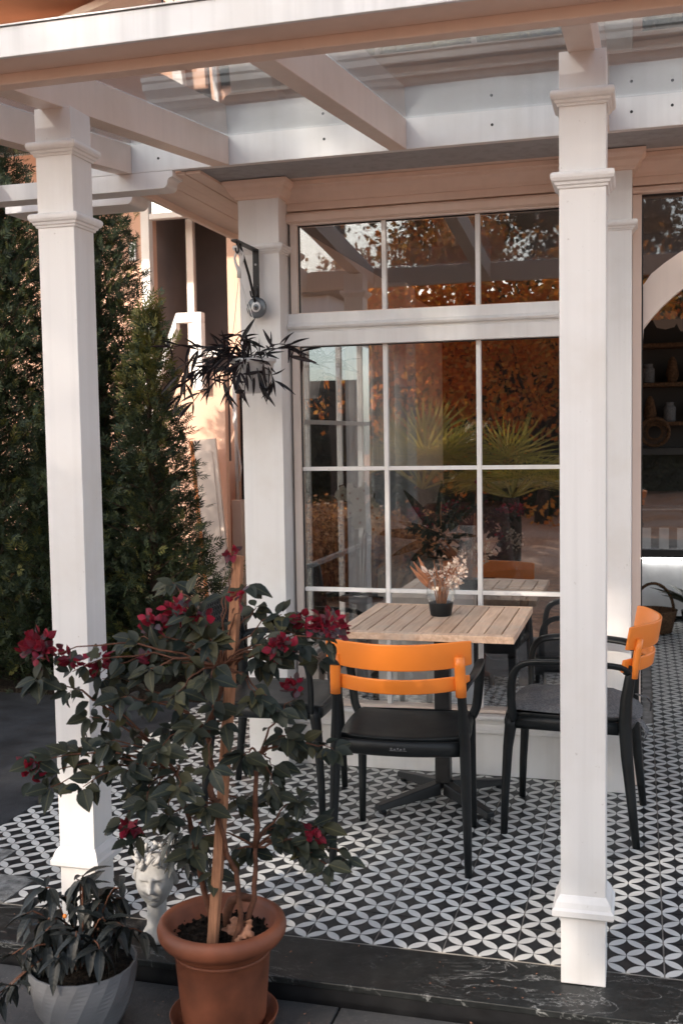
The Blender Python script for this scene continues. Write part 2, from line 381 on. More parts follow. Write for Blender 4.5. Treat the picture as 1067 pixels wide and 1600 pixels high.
def frame(p, d, nrm, s, sx=None):
    d = Vector(d).normalized(); nrm = Vector(nrm); nrm = nrm - d*nrm.dot(d)
    if nrm.length < 1e-4: nrm = d.orthogonal()
    nrm.normalize(); x = d.cross(nrm)
    sx = s if sx is None else sx
    m = Matrix((( x.x*sx, d.x*s, nrm.x*s, p[0]), (x.y*sx, d.y*s, nrm.y*s, p[1]), (x.z*sx, d.z*s, nrm.z*s, p[2]), (0, 0, 0, 1)))
    return m
def rv(a=1.0, r=rnd): return Vector((r.uniform(-a, a), r.uniform(-a, a), r.uniform(-a, a)))
def leaf_mesh(name, mat, width=.5, fold=.18, droop=.25, n=5, tip=1.6, wav=0.0, seed=0):
    """unit-length leaf along +Y, face +Z"""
    rr = random.Random(seed); v = []; fc = []
    for i in range(n+1):
        t = i/n; w = width*.5*(math.sin(math.pi*min(1, t**.8))**(.9 if t < .5 else tip*.6)) if 0 < t < 1 else .012
        z = -droop*t*t; wz = wav*math.sin(i*2.3+seed)
        v += [(-w, t, z+fold*w+wz), (0, t, z-.02*math.sin(math.pi*t)), (w, t, z+fold*w-wz)]
    for i in range(n):
        a = i*3; b = a+3
        fc += [(a, a+1, b+1, b), (a+1, a+2, b+2, b+1)]
    me = pyd(name, v, fc); me.materials.append(mat)
    for p in me.polygons: p.use_smooth = True
    return me
def merged(name, me, mats, parent, kind='stuff'):
    """join transformed copies of one mesh into one object"""
    v = []; fc = []; sv = [x.co.copy() for x in me.vertices]; sf = [tuple(p.vertices) for p in me.polygons]
    for m4 in mats:
        b = len(v); v += [tuple(m4 @ q) for q in sv]; fc += [tuple(b+i for i in q) for q in sf]
    m2 = pyd(name, v, fc); m2.materials.append(me.materials[0])
    for p in m2.polygons: p.use_smooth = True
    o = bpy.data.objects.new(name, m2); C.objects.link(o)
    if parent is not None: o.parent = parent
    o['kind'] = kind; return o
def bez(a, b, c, d, n):
    o = []
    for i in range(n+1):
        t = i/n; o.append(a*(1-t)**3 + b*3*t*(1-t)**2 + c*3*t*t*(1-t) + d*t**3)
    return o

# ================================================================== SETTING
# ---- ground beyond the terrace, on every side
g = MB(); g.box(-90, 90, -90, 90, -.30, -.10); gr = struct('ground', g, M['litter'])
ay = MB(); ay.box(-9, -2.002, .0, 6.0, -.06, -.004); struct('asphalt_yard', ay, M['asphalt'])
# street paving in front of the step, slab by slab
pv = MB(); pv.box(-5, 4, -1.95, -.235, -.098, -.082); pvo = struct('pavement', pv, M['grout'])
slabcuts = [-4.4, -3.5, -2.62, -1.83, -1.05, -.43, .21, .86, 1.6, 2.4]
for row, (ya, yb) in enumerate(((-.70, -.245), (-1.25, -.706), (-1.9, -1.256))):
    off = (0, .31, -.18)[row]
    for a, b in zip(slabcuts[:-1], slabcuts[1:]):
        if b+off < -2.6 and row > 1: continue
        s = MB(); s.box(a+off+.003, b+off-.003, ya, yb, -.081, -.060+rnd.uniform(-.002, .002)); s.ob('paving_slab', M['paving'], pvo, .003)
# black marble step
stp = MB(); stp.box(-4.0, 3.0, -.232, -.001, -.08, -.022); sto = struct('marble_step', stp, M['iron'])
for a, b in ((-3.9, -2.42), (-2.417, -.78), (-.777, .93), (.933, 2.6)):
    s = MB(); s.box(a, b, -.238, -.003, -.021, -.0015); s.ob('marble_slab', M['marble'], sto, .003)
# terrace floor with its patterned tiles
tf = MB(); tf.box(-2.0, 1.7, 0, 6.3, -.08, -.0022); fl = struct('terrace_floor', tf, M['grout'])
tm = MB(); tm.box(-.0979, .0979, -.0979, .0979, -.0021, 0.0); tme = tm.mesh('floor_tile'); tme.materials.append(M['tile'])
cnt = 0
def puttile(ix, iy):
    global cnt
    o = bpy.data.objects.new('tile', tme); C.objects.link(o); o.parent = fl
    o.location = (ix*.2+.1, iy*.2+.1, rnd.uniform(-.0006, .0006)); o.rotation_euler = (rnd.uniform(-.002, .002), rnd.uniform(-.002, .002), rnd.choice((0, math.pi/2, math.pi)))
    cnt += 1
for iy in range(0, 8):
    for ix in range(-10, 7):
        if iy == 0 and ix < -8: continue
        if iy == 1 and ix < -9: continue
        puttile(ix, iy)
for iy in range(8, 13):
    for ix in range(-10, -7): puttile(ix, iy)
for iy in range(8, 30):
    for ix in range(1, 6):
        if iy > 20 and ix > 4: continue
        if ix == 1 and iy > 12: continue
        puttile(ix, iy)
s = MB(); s.box(-2.0, -1.602, .0015, .198, -.0021, .0005); s.ob('concrete_patch', M['concrete'], fl, .002)
s = MB(); s.box(-2.0, -1.802, .2015, .398, -.0021, .0005); s.ob('concrete_patch', M['concrete'], fl, .002)
# rest of the indoor floor (dark, seen only through glass)
s = MB(); s.box(-1.2, .35, 1.75, 5.9, -.0018, .0015); s.ob('indoor_floor_sheet', M['tile'], fl)

# ================================================================== PERGOLA
pg = thing('pergola', 'white timber pergola with glass roof panes, square posts and rafters over the tiled terrace', 'pergola', (-.57, -.04, 0))
bpy.context.view_layer.update(); PGI = Matrix.Translation((.57, .04, 0))
def P(o): o.matrix_basis = PGI @ o.matrix_basis; return o
YR = -.094; SL = (2.538-2.395)/(1.2-YR)
def zr(y): return 2.395 + (y-YR)*SL           # underside of the rafters
def collar(parent, cx, cy, w, z, prof, ccname='collar', mat='white'):
    """mitred moulding round a square post; prof = list of (out, z)"""
    m = MB(); n = len(prof)
    for o_, zz in prof:
        h = w/2+o_; m.v += [(cx-h, cy-h, z+zz), (cx+h, cy-h, z+zz), (cx+h, cy+h, z+zz), (cx-h, cy+h, z+zz)]
    for i in range(n-1):
        for k in range(4):
            k2 = (k+1) % 4; m.f.append((i*4+k, i*4+k2, (i+1)*4+k2, (i+1)*4+k))
    m.f.append((3, 2, 1, 0)); m.f.append(tuple((n-1)*4+k for k in range(4)))
    return m.ob(ccname, M[mat], parent)
RING = [(-.004, -.020), (.004, -.020), (.006, -.014), (.010, -.012), (.012, -.006), (.017, -.003), (.0205, .004), (.021, .010), (.019, .016), (.014, .019), (-.004, .020)]
BASE = [(-.004, -.026), (.018, -.026), (.021, -.022), (.021, -.008), (.016, -.002), (.012, .012), (.006, .022), (.002, .028), (-.004, .030)]
def post(cx, tilt=0):
    cy = YR+.0575
    m = MB(); m.box(cx-.0575, cx+.0575, cy-.0575, cy+.0575, 0.0005, zr(cy)-.003)
    po = P(m.ob('post', M['white'], pg, .0018))
    m = MB(); m.box(cx-.0555, cx+.0555, cy-.0555, cy+.0555, .0004, .0006)
    for z in (2.284, 2.083): collar(po, cx, cy, .115, z, RING)
    collar(po, cx, cy, .115, .212, BASE, 'base_moulding')
    return po
post(.1925); post(-1.2795)
RX = [-3.1, -2.4, -1.70, -1.2795, -.5575, .19, .925]
for rx in RX:
    w = .033; m = MB(); y0, y1 = -.348, 1.197
    if rx == -1.2795: w = .036
    d = .113
    m.hexa([(rx-w, y0, zr(y0)), (rx+w, y0, zr(y0)), (rx+w, y1, zr(y1)), (rx-w, y1, zr(y1)),
            (rx-w, y0, zr(y0)+d), (rx+w, y0, zr(y0)+d), (rx+w, y1, zr(y1)+d), (rx-w, y1, zr(y1)+d)])
    P(m.ob('rafter', M['trim'], pg, .002))
m = MB(); m.box(-3.6, 1.9, -.395, -.350, 2.366, 2.478); P(m.ob('front_beam', M['cream'], pg, .003))
m = MB(); m.box(-3.6, 1.9, -.5, -.397, 2.392, 2.404); P(m.ob('gutter_soffit', M['cream'], pg, .001))
m = MB(); m.box(-3.62, 1.92, -.514, -.501, 2.388, 2.459); m.box(-3.62, 1.92, -.501, -.488, 2.447, 2.457); P(m.ob('gutter_fascia', M['gutter'], pg, .0015))
m = MB(); m.box(-3.62, 1.92, -.520, -.4965, 2.4605, 2.4635); P(m.ob('gutter_rim', M['steel'], pg))
RG = RX
for a, b in zip(RG[:-1], RG[1:]):
    m = MB(); y0, y1 = -.43, 1.1985; h = .1145
    m.hexa([(a+.004, y0, zr(y0)+h), (b-.004, y0, zr(y0)+h), (b-.004, y1, zr(y1)+h), (a+.004, y1, zr(y1)+h),
            (a+.004, y0, zr(y0)+h+.007), (b-.004, y0, zr(y0)+h+.007), (b-.004, y1, zr(y1)+h+.007), (a+.004, y1, zr(y1)+h+.007)])
    P(m.ob('glass_pane', M['roofglass'], pg))
# ledger against the house
m = MB(); m.box(-1.90, 2.2, 1.2, 1.232, 2.539, 2.662); P(m.ob('ledger_board', M['white'], pg, .002))
for sx_, sz_ in ((-.20, 2.60), (-.85, 2.605), (-1.55, 2.59), (.30, 2.60), (.44, 2.61)):
    m = MB(); m.tube([(sx_, 1.1985, sz_), (sx_, 1.2005, sz_)], .0055, 8); P(m.ob('screw_head', M['iron'], pg))
def ogee(x0, x1, z0, z1, flip=1):
    """block whose end x1 is cut as a cyma curve"""
    h = z1-z0; pts = [(x0, z1), (x1, z1), (x1, z1-.35*h)]
    for i in range(7): a = i/6*math.pi/2; pts.append((x1-flip*.35*h*(math.sin(a)), z1-.35*h-.3*h*(1-math.cos(a))))
    for i in range(1, 7): a = i/6*math.pi/2; pts.append((x1-flip*(.35*h+.30*h*(1-math.cos(a))), z0+.35*h-.35*h*math.sin(a)))
    pts.append((x0, z0)); return pts
m = MB(); m.prism(ogee(-2.4, -1.49, 2.47, 2.538), 1.20, 1.30); P(m.ob('scroll_bracket', M['white'], pg, .001))
m = MB(); m.prism(ogee(-2.4, -1.748, 2.47, 2.556), 1.42, 1.58); P(m.ob('scroll_bracket', M['white'], pg, .001))

# ================================================================== CAFE BUILDING
cb = thing('cafe_building', 'white timber cafe front, upper parts tinted cream for bounced light, with pilasters and a big divided window', 'building', (-.5, 1.6, 0))
CBI = Matrix.Translation((.5, -1.6, 0))
def B(o): o.matrix_basis = CBI @ o.matrix_basis; return o
YW = 1.60
# entablature above the soffit
m = MB(); m.box(-1.47, 2.4, 1.236, 1.5, 2.5395, 2.78); B(m.ob('frieze_board', M['board'], cb, .002))
cor = [(1.236, 2.782), (1.20, 2.782), (1.19, 2.795), (1.172, 2.80), (1.172, 2.815), (1.150, 2.828), (1.130, 2.838), (1.130, 2.862), (1.118, 2.868), (1.118, 2.885), (1.236, 2.885)]
m = MB(); m.prism(cor, -1.58, 2.5, 'x'); B(m.ob('cornice_moulding', M['board'], cb, .001))
m = MB(); m.box(-1.40, 2.4, 1.26, 1.5, 2.886, 3.45); B(m.ob('parapet_wall', M['parapet'], cb, .002))
cor2 = [(-1.47-(p-1.236)*-1, q) for p, q in cor]
m = MB(); m.prism([(-1.471-(1.236-p), q) for p, q in cor], 1.24, 5.5, 'y'); B(m.ob('cornice_moulding', M['board'], cb, .001))
m = MB(); m.box(-1.47, -1.38, 1.51, 5.5, 2.56, 2.78); B(m.ob('frieze_board', M['board'], cb, .002))
# soffit planks (front strip, then the side eave)
for i, (a, b) in enumerate(((1.234, 1.335), (1.338, 1.437), (1.440, 1.612))):
    m = MB(); m.box(-1.38, 2.3, a, b, 2.5405-.0, 2.552); B(m.ob('soffit_plank', M['cream'], cb, .002))
for i in range(5):
    a = -1.72+i*.068; m = MB(); m.box(a+.001, a+.066, 1.234, 5.2, 2.526-.002*(i % 2), 2.538); B(m.ob('soffit_plank', M['cream'], cb, .002))
m = MB(); m.box(-1.745, -1.722, 1.236, 5.2, 2.50, 2.585); B(m.ob('eave_fascia', M['cream'], cb, .002))
# crown moulding under the soffit
cr_ = [(YW, 2.455), (YW-.012, 2.458), (YW-.014, 2.470), (YW-.028, 2.490), (YW-.045, 2.505), (YW-.047, 2.516), (YW-.058, 2.520), (YW-.058, 2.539), (YW, 2.539)]
m = MB(); m.prism(cr_, -1.14, .1, 'x'); B(m.ob('crown_moulding', M['cream'], cb, .0008))
m = MB(); m.prism(cr_, .30, 2.2, 'x'); B(m.ob('crown_moulding', M['cream'], cb, .0008))
# wall panels around the window: x -1.14..0.08, opening x -1.10..0.045, z .27..1.85 and 1.99..2.37
m = MB(); m.box(-1.139, .10, YW, YW+.12, 2.425, 2.538); B(m.ob('wall_panel', M['cream'], cb, .001))
m = MB(); m.prism([(YW+.02, 2.372), (YW-.006, 2.374), (YW-.016, 2.380), (YW-.016, 2.405), (YW-.008, 2.415), (YW+.02, 2.424)], -1.139, .10, 'x'); B(m.ob('head_moulding', M['cream'], cb))
m = MB(); m.box(.302, 2.2, YW, YW+.12, 2.425, 2.538); B(m.ob('wall_panel', M['cream'], cb, .001))
m = MB(); m.prism([(YW+.02, 2.392), (YW-.012, 2.394), (YW-.016, 2.40), (YW-.008, 2.415), (YW+.02, 2.424)], .302, 2.2, 'x'); B(m.ob('head_moulding', M['cream'], cb))
# plinth below the window
m = MB(); m.box(-1.139, .10, YW, YW+.12, .001, .185); B(m.ob('plinth_board', M['white'], cb, .002))
pl = [(YW+.05, .186), (YW-.016, .186), (YW-.020, .192), (YW-.020, .204), (YW-.010, .211), (YW-.002, .222), (YW-.002, .238), (YW-.012, .243), (YW-.030, .247), (YW-.034, .256), (YW-.030, .264), (YW+.05, .270)]
m = MB(); m.prism(pl, -1.139, .10, 'x'); B(m.ob('sill_moulding', M['white'], cb))
# transom between the lights
tr = [(YW+.06, 1.846), (YW-.022, 1.846), (YW-.024, 1.905), (YW-.010, 1.909), (YW-.006, 1.918), (YW-.026, 1.922), (YW-.030, 1.930), (YW-.022, 1.938), (YW-.012, 1.944), (YW-.006, 1.986), (YW+.06, 1.990)]
m = MB(); m.prism(tr, -1.139, .10, 'x'); B(m.ob('transom_moulding', M['white'], cb))
def window(x0, x1, z0, z1, muls, hors, fw=.030, mat='trim', mh=.0085, nm='window'):
    m = MB(); y0, y1 = YW+.002, YW+.075
    a, b = x0-fw, x1+fw
    m.box(a, x0, y0, y1, z0, z1)
    w = B(m.ob(nm, M[mat], cb, .0015))
    m = MB(); m.box(x1, b, y0, y1, z0, z1); m.ob('window_stile', M[mat], w, .0015)
    m = MB(); m.box(a, b, y0, y1, z1+.0003, z1+.018); m.ob('window_head', M[mat], w)
    m = MB(); m.box(a, b, y0, y1, z0-.014, z0-.0003); m.ob('window_sill', M[mat], w)
    # dark gasket line
    m = MB(); g_ = .004
    m.box(x0, x0+g_, y0+.022, y0+.034, z0, z1); m.box(x1-g_, x1, y0+.022, y0+.034, z0, z1); m.box(x0+g_, x1-g_, y0+.022, y0+.034, z1-g_, z1)
    m.ob('rubber_gasket', M['iron'], w)
    for mx in muls:
        m = MB(); m.box(mx-mh-.001, mx+mh+.001, y0+.016, y0+.050, z0+.0005, z1-.0005); m.ob('muntin', M['white'], w, .0015)
    xs = [x0]+list(muls)+[x1]
    for i in range(len(xs)-1):
        for hz in hors:
            l = xs[i]+(mh+.0015 if i else .0045); r_ = xs[i+1]-(mh+.0015 if i < len(xs)-2 else .0045)
            m = MB(); m.box(l, r_, y0+.017, y0+.049, hz-mh, hz+mh); m.ob('muntin', M['white'], w, .0015)
    zs = [z0]+list(hors)+[z1]
    for i in range(len(xs)-1):
        for j in range(len(zs)-1):
            m = MB(); yy = y0+.030+rnd.uniform(-.001, .001)
            pan = MB(); pan.v = [(xs[i]+.001, yy, zs[j]), (xs[i+1]-.001, yy, zs[j]), (xs[i+1]-.001, yy, zs[j+1]), (xs[i]+.001, yy, zs[j+1])]; pan.f = [(0, 1, 2, 3)]
            o = pan.ob('pane', M['glass'], w)
    return w
WX0, WX1 = -1.098, .060
window(WX0, WX1, .285, 1.846, (-.717, -.318), (1.3135, .782))
window(WX0, WX1, 1.990, 2.365, (-.717, -.318), ())
# pilasters
CAP = [(-.004, 0), (.010, .002), (.012, .012), (.020, .016), (.030, .030), (.034, .034), (.036, .046), (.050, .060), (.052, .072), (.052, .0735), (-.004, .074)]
def pilaster(x0, x1, y0, y1):
    m = MB(); m.box(x0, x1, y0, y1, .001, 2.5385); p = B(m.ob('pilaster', M['white'], cb, .002))
    def ringf(z, prof, mat='white'):
        m = MB(); n = len(prof)
        for o_, zz in prof: m.v += [(x0-o_, y1+.01, z+zz), (x0-o_, y0-o_, z+zz), (x1+o_, y0-o_, z+zz), (x1+o_, y1+.01, z+zz)]
        for i in range(n-1):
            for k in range(3): m.f.append((i*4+k, i*4+k+1, (i+1)*4+k+1, (i+1)*4+k))
        m.f.append((3, 2, 1, 0)); m.f.append(tuple((n-1)*4+k for k in range(4)))
        m.ob('pilaster_capital' if prof is CAP else 'collar', M[mat], p)
    ringf(2.462, CAP, 'cream'); ringf(2.255, RING)
pilaster(-1.322, -1.140, 1.49, 1.72)
pilaster(.085, .301, 1.49, 1.72)
# return walls beside the right-hand doorway
m = MB(); m.box(.302, .337, YW, YW+.12, .001, 2.39); B(m.ob('door_jamb', M['cream'], cb, .0015))
m = MB(); m.box(.3375, .3425, YW+.02, YW+.05, .001, 2.39); B(m.ob('rubber_gasket', M['iron'], cb))
m = MB(); m.box(2.1, 2.2, YW, YW+.12, .001, 2.39); B(m.ob('wall_panel', M['cream'], cb, .002))
# arched door head
m = MB(); cx, cz, Ro, Ri = .9, 1.465, .81, .685; n = 40; ya, yb = YW+.03, YW+.09
pts = []
for i in range(n+1):
    a = math.pi*i/n; pts.append((a))
pa = [(cx+Ro*math.cos(a), cz+Ro*math.sin(a)) for a in pts]; pb = [(cx+Ri*math.cos(a), cz+Ri*math.sin(a)) for a in pts]
def cl(p): return (min(max(p[0], .343), 1.469), p[1])
for i in range(n):
    q = [pa[i], pa[i+1], pb[i+1], pb[i]]
    if max(t[0] for t in q) < .343 or min(t[0] for t in q) > 1.469: continue
    q = [cl(t) for t in q]; b_ = len(m.v)
    m.v += [(x, ya, z) for x, z in q]+[(x, yb, z) for x, z in q]
    m.f += [tuple(b_+k for k in z) for z in ((0, 1, 2, 3), (7, 6, 5, 4), (0, 4, 5, 1), (2, 6, 7, 3))]
B(m.ob('door_arch', M['trim'], cb))
m = MB(); m.v = [(.343, YW+.055, 1.9), (1.469, YW+.055, 1.9), (1.469, YW+.055, 2.39), (.343, YW+.055, 2.39)]; m.f = [(0, 1, 2, 3)]
B(m.ob('fanlight_pane', M['glass'], cb))
# rooms: side wall with its own window, back walls, ceiling
m = MB(); m.box(-1.37, -1.25, 1.73, 2.02, .0, 2.5); m.box(-1.37, -1.25, 2.02, 4.3, .0, .32); m.box(-1.37, -1.25, 2.02, 4.3, 2.03, 2.5); m.box(-1.37, -1.25, 4.3, 6.0, .0, 2.5)
B(m.ob('side_wall', M['cream'], cb))
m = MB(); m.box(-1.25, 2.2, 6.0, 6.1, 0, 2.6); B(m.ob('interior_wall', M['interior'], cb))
m = MB(); m.v = [(2.15, 1.73, 0), (2.15, 6.0, 0), (2.15, 6.0, 2.45), (2.15, 1.73, 2.45)]; m.f = [(0, 1, 2, 3)]; B(m.ob('added_daylight_pane', M['vaseglass'], cb))  # unseen right side, glazed to let more daylight into the room
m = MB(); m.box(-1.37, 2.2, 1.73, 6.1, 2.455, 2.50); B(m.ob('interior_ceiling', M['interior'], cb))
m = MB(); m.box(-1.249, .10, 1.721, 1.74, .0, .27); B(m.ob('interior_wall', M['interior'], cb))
m = MB(); m.box(-1.249, -1.13, 4.02, 4.32, .0, 2.45); B(m.ob('interior_column', M['curtain'], cb, .01))
sw = MB()
for yy in (2.03, 2.307, 2.921, 3.389, 3.86): sw.box(-1.300, -1.270, yy-.011, yy+.011, .33, 2.02)
swo = B(sw.ob('side_window', M['white'], cb))
for zz in (.34, .80, 1.53, 2.012):
    m = MB(); m.box(-1.298, -1.272, 2.045, 4.29, zz-.011, zz+.011); m.ob('muntin', M['white'], swo)
m = MB(); m.v = [(-1.285, 2.03, .33), (-1.285, 4.29, .33), (-1.285, 4.29, 2.02), (-1.285, 2.03, 2.02)]; m.f = [(0, 1, 2, 3)]; m.ob('pane', M['glass'], swo)
# pleated sheer curtain on the side window
m = MB(); nn = 60
for i in range(nn+1):
    y = 3.40+.55*i/nn; x = -1.215+.022*math.sin(i*.95)+.006*math.sin(i*2.3)
    m.v += [(x, y, .32), (x, y, 2.10)]
for i in range(nn): m.f.append((2*i, 2*i+2, 2*i+3, 2*i+1))
cu = m.ob('curtain', M['curtain'], None, smooth=True); cu.location = (0, 0, 0)
tag(cu, 'pale sheer curtain hanging inside beside the left column of window panes', 'curtain')

# ================================================================== CHAIRS
def make_chair():
    t = thing('armchair', 'black plastic armchair with orange curved back slats, tucked under the near side of the table', 'chair', group='plastic armchairs round the terrace table')
    # seat: softly dished slab with rounded corners
    nx, ny = 12, 12; m = MB(); top = []; bot = []
    def outline(u, v):
        x = u*.222*(1-.05*(v+1)/2); y = v*.215
        # rounded front corners
        return x, y
    for j in range(ny+1):
        for i in range(nx+1):
            u = -1+2*i/nx; v = -1+2*j/ny
            uu = u*math.sqrt(1-.13*v*v); vv = v*math.sqrt(1-.13*u*u)
            x, y = outline(uu, vv)
            z = .447 - .012*(1-u*u)*(1-v*v*.6) + .004*abs(u)**3 - (.012*max(0, v-.7)/.3)
            m.v.append((x, y, z))
    k = nx+1; nb = (nx+1)*(ny+1)
    for j in range(ny+1):
        for i in range(nx+1):
            x, y, z = m.v[j*k+i]; m.v.append((x*.98, y*.98, z-.022))
    for j in range(ny):
        for i in range(nx):
            a = j*k+i; m.f.append((a, a+1, a+k+1, a+k)); m.f.append((nb+a+k, nb+a+k+1, nb+a+1, nb+a))
    for i in range(nx):
        m.f.append((i+1, i, nb+i, nb+i+1)); a = ny*k+i; m.f.append((a, a+1, nb+a+1, nb+a))
    for j in range(ny):
        a = j*k; m.f.append((a, a+k, nb+a+k, nb+a)); a = j*k+nx; m.f.append((a+k, a, nb+a, nb+a+k))
    seat = m.ob('seat', M['black_plastic'], t, .004, smooth=True)
    # apron: curved rear rail, sides and front
    m = MB()
    for (y0, bow) in ((-.213, -.028), (.190, .012)):
        pts = [( -.205+.41*i/10, y0+bow*(1-(i/5-1)**2), .413) for i in range(11)]
        m.tube(pts, [(.026, .013)]*11, 10)
    for sx in (-1, 1): m.tube([(sx*.212, -.20, .415), (sx*.213, 0, .415), (sx*.205, .19, .415)], [(.024, .012)]*3, 10)
    m.ob('seat_rail', M['black_plastic'], t, smooth=True)
    # small raised emblem in the rear rail
    m = MB()
    for i in range(5): m.tube([(-.024+i*.011, -.2565, .418-.004*(i % 2)), (-.024+i*.011, -.2545, .418)], .0038, 6)
    m.box(-.030, .027, -.2562, -.2548, .4105, .4125)
    m.ob('maker_emblem', M['cushion'], t)
    for sx in (-1, 1):
        # front leg
        m = MB(); m.tube([(sx*.212, .205, 0.0), (sx*.210, .200, .15), (sx*.206, .190, .32), (sx*.203, .180, .40), (sx*.200, .172, .432)], [(.0125, .013), (.0145, .015), (.018, .018), (.022, .022), (.022, .022)], 12)
        m.ob('leg', M['black_plastic'], t, smooth=True)
        # rear leg rising into the back post
        pts = [(sx*.232, -.262, 0), (sx*.228, -.246, .15), (sx*.223, -.229, .32), (sx*.220, -.222, .43), (sx*.216, -.226, .52), (sx*.212, -.238, .60), (sx*.209, -.247, .64)]
        m = MB(); m.tube(pts, [(.0135, .0125), (.0165, .015), (.021, .018), (.023, .019), (.021, .017), (.018, .015), (.017, .014)], 12, up=(0, 1, 0))
        m.ob('leg', M['black_plastic'], t, smooth=True)
        # armrest: flat sweep forward from the post, curling down to the seat
        p = [Vector(q) for q in ((sx*.215, -.228, .615), (sx*.232, -.205, .637), (sx*.246, -.12, .646), (sx*.250, -.02, .647), (sx*.249, .07, .645), (sx*.247, .125, .636), (sx*.244, .155, .612), (sx*.241, .168, .575), (sx*.236, .172, .52), (sx*.228, .170, .46), (sx*.212, .165, .425))]
        sm = []
        for i in range(len(p)-1):
            a = p[max(i-1, 0)]; b = p[i]; c = p[i+1]; d = p[min(i+2, len(p)-1)]
            for q in range(3):
                u = q/3; sm.append(.5*((2*b)+(c-a)*u+(2*a-5*b+4*c-d)*u*u+(3*b-a-3*c+d)*u**3))
        sm.append(p[-1])
        m = MB(); m.tube(sm, [(.0105, .0195)]*len(sm), 12, up=(0, 0, 1)); m.ob('armrest', M['black_plastic'], t, smooth=True)
    # orange slats, bowed backwards in the middle
    def slat(z0, z1, half, lean0, thick=.011, nm='back_slat'):
        m = MB(); n = 18
        for i in range(n+1):
            u = -1+2*i/n; x = u*half; bow = .092*(1-u*u)-.022
            e = (1-abs(u)**10)
            for zz, th in ((z0, 1), (z1, 1)):
                y = -.232 - bow - lean0 - (zz-.62)*.16
                mid = (z0+z1)/2; zc = mid+(zz-mid)*(1-.10*abs(u)**8) + .006*(1-u*u)*(-1)
                m.v += [(x, y-thick/2, zc), (x, y+thick/2, zc)]
        for i in range(n):
            a = i*4; b = a+4
            m.f += [(a, b, b+2, a+2), (a+1, a+3, b+3, b+1), (a, a+1, b+1, b), (a+2, b+2, b+3, a+3)]
        m.f += [(0, 2, 3, 1), (n*4, n*4+1, n*4+3, n*4+2)]
        return m.ob(nm, M['orange'], t, .005, smooth=True, seg=3)
    slat(.617, .668, .238, .0); slat(.697, .787, .246, .004)
    for sx in (-1, 1):
        m = MB(); m.tube([(sx*.212, -.252, .598), (sx*.211, -.256, .64), (sx*.209, -.264, .70), (sx*.208, -.270, .735)], [(.0125, .018), (.0135, .0185), (.0135, .0185), (.012, .017)], 12, up=(0, 1, 0))
        m.ob('back_upright', M['orange'], t, smooth=True)
    return t
ch = make_chair()
ch.scale = (.985, 1, 1); ch.location = (-.452, .772, 0); ch.rotation_euler = (0, 0, R(4))
c2 = copy_tree(ch); c2['label'] = 'black armchair with orange back slats and grey cushion, right of the table'
c2.scale = (1, 1, 1); c2.location = (.075, 1.150, 0); c2.rotation_euler = (0, 0, R(90-3))
# black armchair with a perforated back on the left
c3 = thing('armchair', 'all-black armchair with perforated back, left of the table behind the flowering shrub', 'chair', (-1.035, 1.105, 0), R(-90+4), 'plastic armchairs round the terrace table')
for o in ch.children:
    if o.name.startswith(('back_slat', 'back_upright', 'maker')): continue
    q = o.copy(); C.objects.link(q); q.parent = c3
m = MB(); rows = 5; cols_ = 15; n = 60
# perforated curved back: a grid of thin strips around real holes
def backpt(u, z, off=0): return (u*.235, -.226-.055*(1-u*u)-(z-.6)*.16+off, z)
def holes(z0, z1, nu, nv, hr):
    mm = MB()
    for j in range(nv):
        for i in range(nu):
            ua, ub = -1+2*i/nu, -1+2*(i+1)/nu; za, zb = z0+(z1-z0)*j/nv, z0+(z1-z0)*(j+1)/nv
            um, zm = (ua+ub)/2, (za+zb)/2; hu, hz = (ub-ua)/2*hr, (zb-za)/2*hr
            o8 = [(ua, za), (um, za), (ub, za), (ub, zm), (ub, zb), (um, zb), (ua, zb), (ua, zm)]
            i8 = [(um+hu*math.cos(a)*1.1, zm+hz*math.sin(a)*1.1) for a in [R(225+45*k) for k in range(8)]]
            b = len(mm.v)
            for u, z in o8+i8: mm.v.append(backpt(u, z))
            for k in range(8): k2 = (k+1) % 8; mm.f.append((b+k, b+k2, b+8+k2, b+8+k))
    return mm
hb = holes(.60, .79, 22, 9, .45); ho = hb.ob('backrest', M['black_plastic'], c3, smooth=True)
sd = ho.modifiers.new('solid', 'SOLIDIFY'); sd.thickness = .010
m = MB(); m.tube([backpt(-1+2*i/16, .795) for i in range(17)], [(.011, .012)]*17, 10); m.tube([backpt(-1+2*i/16, .597) for i in range(17)], [(.011, .012)]*17, 10)
for s_ in (-1, 1): m.tube([backpt(s_, .56), backpt(s_, .7), backpt(s_, .795)], [(.015, .014)]*3, 10)
m.ob('back_frame', M['black_plastic'], c3, smooth=True)
# cushion on the right chair
m = MB(); nx = 14; ny = 14
for side in (0, 1):
    for j in range(ny+1):
        for i in range(nx+1):
            u = -1+2*i/nx; v = -1+2*j/ny
            uu = u*math.sqrt(1-.22*v*v); vv = v*math.sqrt(1-.22*u*u)
            e = max(0, 1-max(abs(u), abs(v))**6)
            x = uu*.212; y = vv*.215-.01; z = .449+(.020*e+.003*math.sin(u*5+v*3)*e if side else -.001)+.008
            if v < -.75: z -= (abs(v)-.75)*.13; y -= .045*(abs(v)-.75)/.25
            m.v.append((x, y, z))
k = nx+1; nb = (nx+1)*(ny+1)
for j in range(ny):
    for i in range(nx):
        a = j*k+i; m.f.append((nb+a, nb+a+1, nb+a+k+1, nb+a+k)); m.f.append((a+k, a+k+1, a+1, a))
cu = m.ob('seat_cushion', M['cushion'], None, smooth=True)
cu.location = c2.location; cu.rotation_euler = c2.rotation_euler
